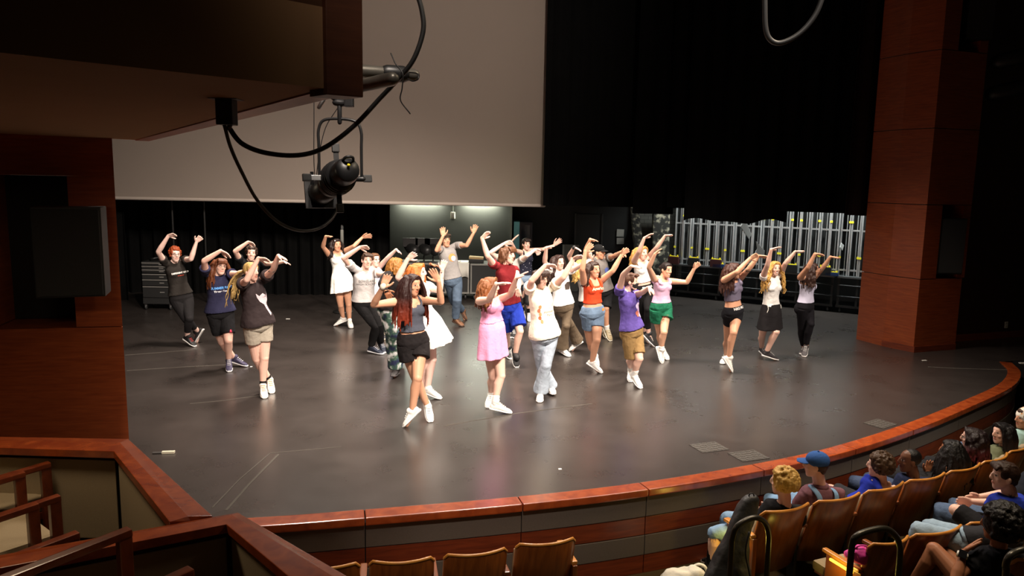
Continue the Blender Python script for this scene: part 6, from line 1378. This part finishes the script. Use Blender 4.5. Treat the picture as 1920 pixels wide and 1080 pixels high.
# ------------------------------------------------------------------ seated spectators
def spectator(label, seat, fz, px, hyaw_off=0, dY=0.10, hY=None, turn=0, over=None, seat_z=.54, **kw):
    c, fw, ang, t_ = seat; f3 = V(fw[0], fw[1], 0); yaw = math.degrees(math.atan2(fw[0], -fw[1])) + turn
    yr = math.radians(yaw); L = V(math.cos(yr), math.sin(yr), 0); f3 = V(math.sin(yr), -math.cos(yr), 0)
    sc = kw.pop('sc', 1.0); Y = c[1] + fw[1] * dY if hY is None else hY
    G = {}
    for k, v in px.items():
        G[k] = aty(v[0], v[1], Y + (v[2] if len(v) > 2 else 0))
    J = dict(G)
    J.setdefault('pv', V(c[0], c[1], fz + seat_z) + V(fw[0], fw[1], 0) * .17)
    if 'nk' not in J: J['nk'] = J['hd'] + V(0, 0, -.20) - f3 * .02
    for q, sg in (('R', -1), ('L', 1)):
        J.setdefault('s' + q, J['nk'] + L * sg * .165 * sc + V(0, 0, -.055))
        J.setdefault('e' + q, J['s' + q] + V(0, 0, -.26) + f3 * .08 + L * sg * .05)
        J.setdefault('w' + q, J['e' + q] + f3 * .19 - L * sg * .12 + V(0, 0, -.02))
        J.setdefault('t' + q, J['w' + q] + f3 * .12 - L * sg * .09 + V(0, 0, -.02))
        J.setdefault('k' + q, J['pv'] + L * sg * .11 + f3 * .42 + V(0, 0, -.01))
        kz = J['k' + q]; a = kz - f3 * .10; J.setdefault('a' + q, V(a[0], a[1], fz + .09))
        a = J['a' + q]; J.setdefault('o' + q, V(a[0], a[1], 0) + f3 * .15 + V(0, 0, fz + .02))
    root = thing('person', label, 'person', (J['pv'][0], J['pv'][1], fz), 'seated spectators')
    return figure(root, J, sc=sc, yaw=yaw, hyaw=yaw + hyaw_off, **kw)
SH0 = ('#24242a', '#c9c7c4')
A_ = ROWA
g = spectator('curly blond spectator in a black tee on the front row aisle seat', A_[0], FLOOR_Z,
  {'hd': (1467, 905), 'nk': (1473, 948), 'sL': (1446, 962), 'sR': (1500, 958), 'eL': (1430, 990, .1), 'wL': (1440, 958, .28), 'tL': (1437, 940, .26), 'kL': (1340, 1000, .10), 'kR': (1364, 972, .3), 'aL': (1332, 1062, .08), 'aR': (1345, 1045, .30)}, hyaw_off=25,
  hair=('curly', '#b8924e', {'n': 260, 'r': .019, 'vol': 1.16}), clothes=[('jeans', '#7d9ab8', {'leg': .58, 'r1': .07}), ('tee', '#17171a', {'hem': .02})], shoes=SH0, socks=('#15151a', .16), skin='fair', male=True, sc=.98)
g = spectator('spectator in a blue baseball cap, plum shirt and denim overall straps', A_[1], FLOOR_Z,
  {'hd': (1530, 872), 'nk': (1538, 912), 'sL': (1508, 930), 'sR': (1572, 926)}, hyaw_off=42, dY=.16,
  hair=('nape', '#3a2418'), cap='#2f5390', clothes=[('jeans', '#6f8fb0', {'leg': .95, 'top': .3}), ('tee', '#6e4a52', {'hem': .0, 'sleeve': .5, 'loose': .02})], shoes=SH0, skin='fair', male=True)
for s in (-1, 1):
    a, f = g.fdir(.8); pts = [g.spine(.40) - f * .14 + a * s * .05, g.spine(.62) - f * .145 + a * s * .07, g.spine(.85) - f * .135 + a * s * .085, g.spine(.97) - f * .08 + a * s * .095, g.spine(1.0) + f * .01 + a * s * .09]
    MB().tube(catmull(pts, 6), .024, 10, up=f, flat=.35).build('overall_strap', denim('#6f8fb0'), g.root, True)
MB().tube([g.nkc if hasattr(g, 'nkc') else g.J['nk'] - g.T * .02, g.J['nk'] + g.T * .03], [.075, .066], 16, round_ends=False).build('collar', cloth('#6e4a52'), g.root, True)
g = spectator('spectator with curly brown hair in a royal blue tank top, arm stretched along the seat', A_[2], FLOOR_Z,
  {'hd': (1648, 874), 'nk': (1654, 906), 'sL': (1624, 914), 'sR': (1672, 918), 'eL': (1590, 945, .12), 'wL': (1566, 978, .2), 'tL': (1556, 1000, .22)}, hyaw_off=25, dY=.12,
  hair=('curly', '#3f2b1a', {'n': 240, 'r': .018, 'vol': 1.14}), clothes=[('shorts', '#26262a', {'leg': .4}), ('tank', '#1f2f9c', {'hem': .05, 'top': .9, 'strap': .03, 'soff': .09})], shoes=SH0, skin='fair')
g = spectator('spectator with cropped black hair in a navy tee, head turned to the left', A_[3], FLOOR_Z,
  {'hd': (1706, 864), 'nk': (1716, 898), 'sL': (1690, 910), 'sR': (1736, 906)}, hyaw_off=58, dY=.14,
  hair=('buzz', '#0d0b0b'), clothes=[('jeans', '#33405a', {'leg': .95}), ('tee', '#1c2440', {'hem': .0})], shoes=SH0, skin='deep', male=True, sc=1.0)
g = spectator('spectator with long black braids down the back and bare brown shoulders', A_[4], FLOOR_Z,
  {'hd': (1783, 846), 'nk': (1787, 878), 'sL': (1760, 890), 'sR': (1808, 884), 'eL': (1740, 915, .12), 'wL': (1738, 885, .25), 'tL': (1746, 862, .25)}, hyaw_off=15, dY=.12,
  hair=('locs', '#0e0b0b', {'len': .34, 'n': 110}), clothes=[('pants', '#1a1a1d', {'leg': .95}), ('tank', '#191719', {'hem': .05, 'top': .85, 'strap': .014})], shoes=SH0, skin='brown')
g = spectator('spectator with dark hair fading to red ends, in a black tee', A_[5], FLOOR_Z,
  {'hd': (1823, 822), 'nk': (1832, 850), 'sL': (1806, 862), 'sR': (1850, 856)}, hyaw_off=25, dY=.16, glasses=True,
  hair=('long', '#1b0f10', {'len': .27, 'wave': .016, 'ends': '#7c2330', 'ez': -.05}), clothes=[('pants', '#1a1a1d', {'leg': .95}), ('tee', '#161618', {'hem': .0})], shoes=SH0, skin='fair')
g = spectator('spectator with straight black hair in a sage green shirt, in profile', A_[6], FLOOR_Z,
  {'hd': (1878, 812), 'nk': (1888, 844), 'sL': (1866, 856), 'sR': (1906, 848)}, hyaw_off=62, dY=.14,
  hair=('long', '#100c0d', {'len': .26, 'wave': .004}), clothes=[('jeans', '#4a5c78', {'leg': .95}), ('tee', '#6c7258', {'hem': .0, 'sleeve': .7})], shoes=SH0, skin='fair')
g = spectator('spectator in a pale floral headscarf and light teal top at the right edge', A_[7], FLOOR_Z,
  {'hd': (1921, 785), 'nk': (1928, 812), 'sL': (1910, 824), 'sR': (1945, 818)}, hyaw_off=50, dY=.16,
  hair=('bun', '#3a2418'), clothes=[('jeans', '#4a5c78', {'leg': .95}), ('tee', '#9fc4bf', {'hem': .0})], shoes=SH0, skin='tan')
mb = MB(); mb.ell(g.H(0, -.022, .040), (.092, .106, .100), ax=(g.hl, g.hf, g.hu), n=20, m=12); mb.ell(g.H(0, -.115, -.01), (.05, .05, .05))
sm = bpy.data.materials.new('floral_scarf'); sm.use_nodes = True; nt = sm.node_tree; nz = nt.nodes.new('ShaderNodeTexNoise'); nz.inputs['Scale'].default_value = 28; tcn = nt.nodes.new('ShaderNodeTexCoord'); cr = nt.nodes.new('ShaderNodeValToRGB')
cr.color_ramp.elements[0].position = .5; cr.color_ramp.elements[0].color = srgb('#e6e2d6'); cr.color_ramp.elements[1].position = .62; cr.color_ramp.elements[1].color = srgb('#c9873c')
nt.links.new(tcn.outputs['Object'], nz.inputs['Vector']); nt.links.new(nz.outputs['Fac'], cr.inputs['Fac']); nt.links.new(cr.outputs['Color'], nt.nodes['Principled BSDF'].inputs['Base Color'])
place('headscarf', fuse(mb, .008, 2, fold=.015, fold_scale=.05), sm, g.root)
# second row
g = spectator('brown-haired boy in a royal blue tee with one bare knee drawn up', ROWB[2], FB,
  {'hd': (1884, 893), 'nk': (1897, 930), 'sL': (1858, 952), 'sR': (1918, 948), 'eL': (1872, 945, .18), 'wL': (1822, 940, .3), 'tL': (1800, 938, .34), 'eR': (1890, 925, .35), 'wR': (1835, 932, .42), 'tR': (1812, 936, .44), 'pv': (1872, 1000, -.02), 'kL': (1793, 957, .18), 'kR': (1800, 962, .5), 'aL': (1828, 985, .45), 'aR': (1800, 1010, .6)}, hyaw_off=55, hY=5.78, 
  hair=('short', '#2b1a12', {'fringe': .07}), clothes=[('shorts', '#17171a', {'leg': .36, 'r1': .085}), ('tee', '#22359c', {'hem': .0, 'sleeve': .5})], shoes=('#d9d6d2', '#e6e4e0'), skin='fair', male=True)
g = spectator('spectator in a dark speckled shirt at the right edge behind the boy in blue', ROWB[3], FB,
  {'hd': (1964, 852), 'nk': (1966, 888), 'sL': (1930, 900), 'sR': (1995, 896)}, hyaw_off=30, hY=6.15,
  hair=('short', '#1c1512'), clothes=[('jeans', '#4a5c78', {'leg': .95}), ('tee', '#20242e', {'hem': .0, 'sleeve': .7})], shoes=SH0, skin='fair', male=True)
g = spectator('slouching spectator whose long light denim legs stretch behind the second-row seat', ROWB[1], FB,
  {'hd': (1888, 985), 'nk': (1880, 1008), 'sL': (1855, 1020), 'sR': (1905, 1015), 'pv': (1815, 1012, .1), 'kL': (1722, 992, .22), 'kR': (1742, 986, .38), 'aL': (1700, 1060, .4), 'aR': (1715, 1050, .55), 'eL': (1840, 1050, .1), 'wL': (1815, 1040, .2), 'tL': (1800, 1040, .22), 'eR': (1885, 1040, .2), 'wR': (1840, 1030, .3), 'tR': (1820, 1030, .3)}, hY=5.38,
  hair=('short', '#2b1c14'), clothes=[('jeans', '#8fa6ba', {'leg': .95, 'r1': .062, 'loose': .0}), ('tee', '#2b2b30', {'hem': .0})], shoes=SH0, skin='fair', male=True, bulk=.82)
# third row
g = spectator('spectator with a black curly afro, black tee and white wristwatch, chin on hand', ROWC[0], FCZ,
  {'hd': (1872, 985), 'nk': (1872, 1028), 'sL': (1822, 1050), 'sR': (1915, 1046), 'eL': (1792, 1085, -.14), 'wL': (1806, 1036, -.06), 'tL': (1836, 1010, .02), 'kL': (1752, 1030, .25), 'kR': (1775, 1040, .42), 'aL': (1706, 1100, .3), 'aR': (1740, 1110, .5), 'pv': (1860, 1130, -.05)}, hyaw_off=25, hY=5.0,
  hair=('curly', '#0f0c0b', {'n': 420, 'r': .022, 'vol': 1.42}), clothes=[('shorts', '#1b1b1f', {'leg': .30, 'r1': .09}), ('tee', '#15151a', {'hem': .0, 'sleeve': .6})], shoes=SH0, skin='brown', male=True, sc=1.0)
d = nrm(g.J['tL'] - g.J['wL']); dd = nrm(g.J['wL'] - g.J['eL']); w0 = g.J['wL'] - dd * .02
wt = MB().tube([w0 - dd * .018, w0 + dd * .018], .036, 16, round_ends=False).build('watch_strap', mat('watch_white', '#d9d6cf', 0.5), g.root, True)
tow = nrm(CO - w0); tow = nrm(tow - dd * np.dot(tow, dd)); MB().box(w0 + tow * .036, (.050, .056, .014), ax=(np.cross(dd, tow), dd, tow)).build('watch_case', mat('watch_face', (0.01, 0.01, 0.012), 0.15), wt, bevel=.004)
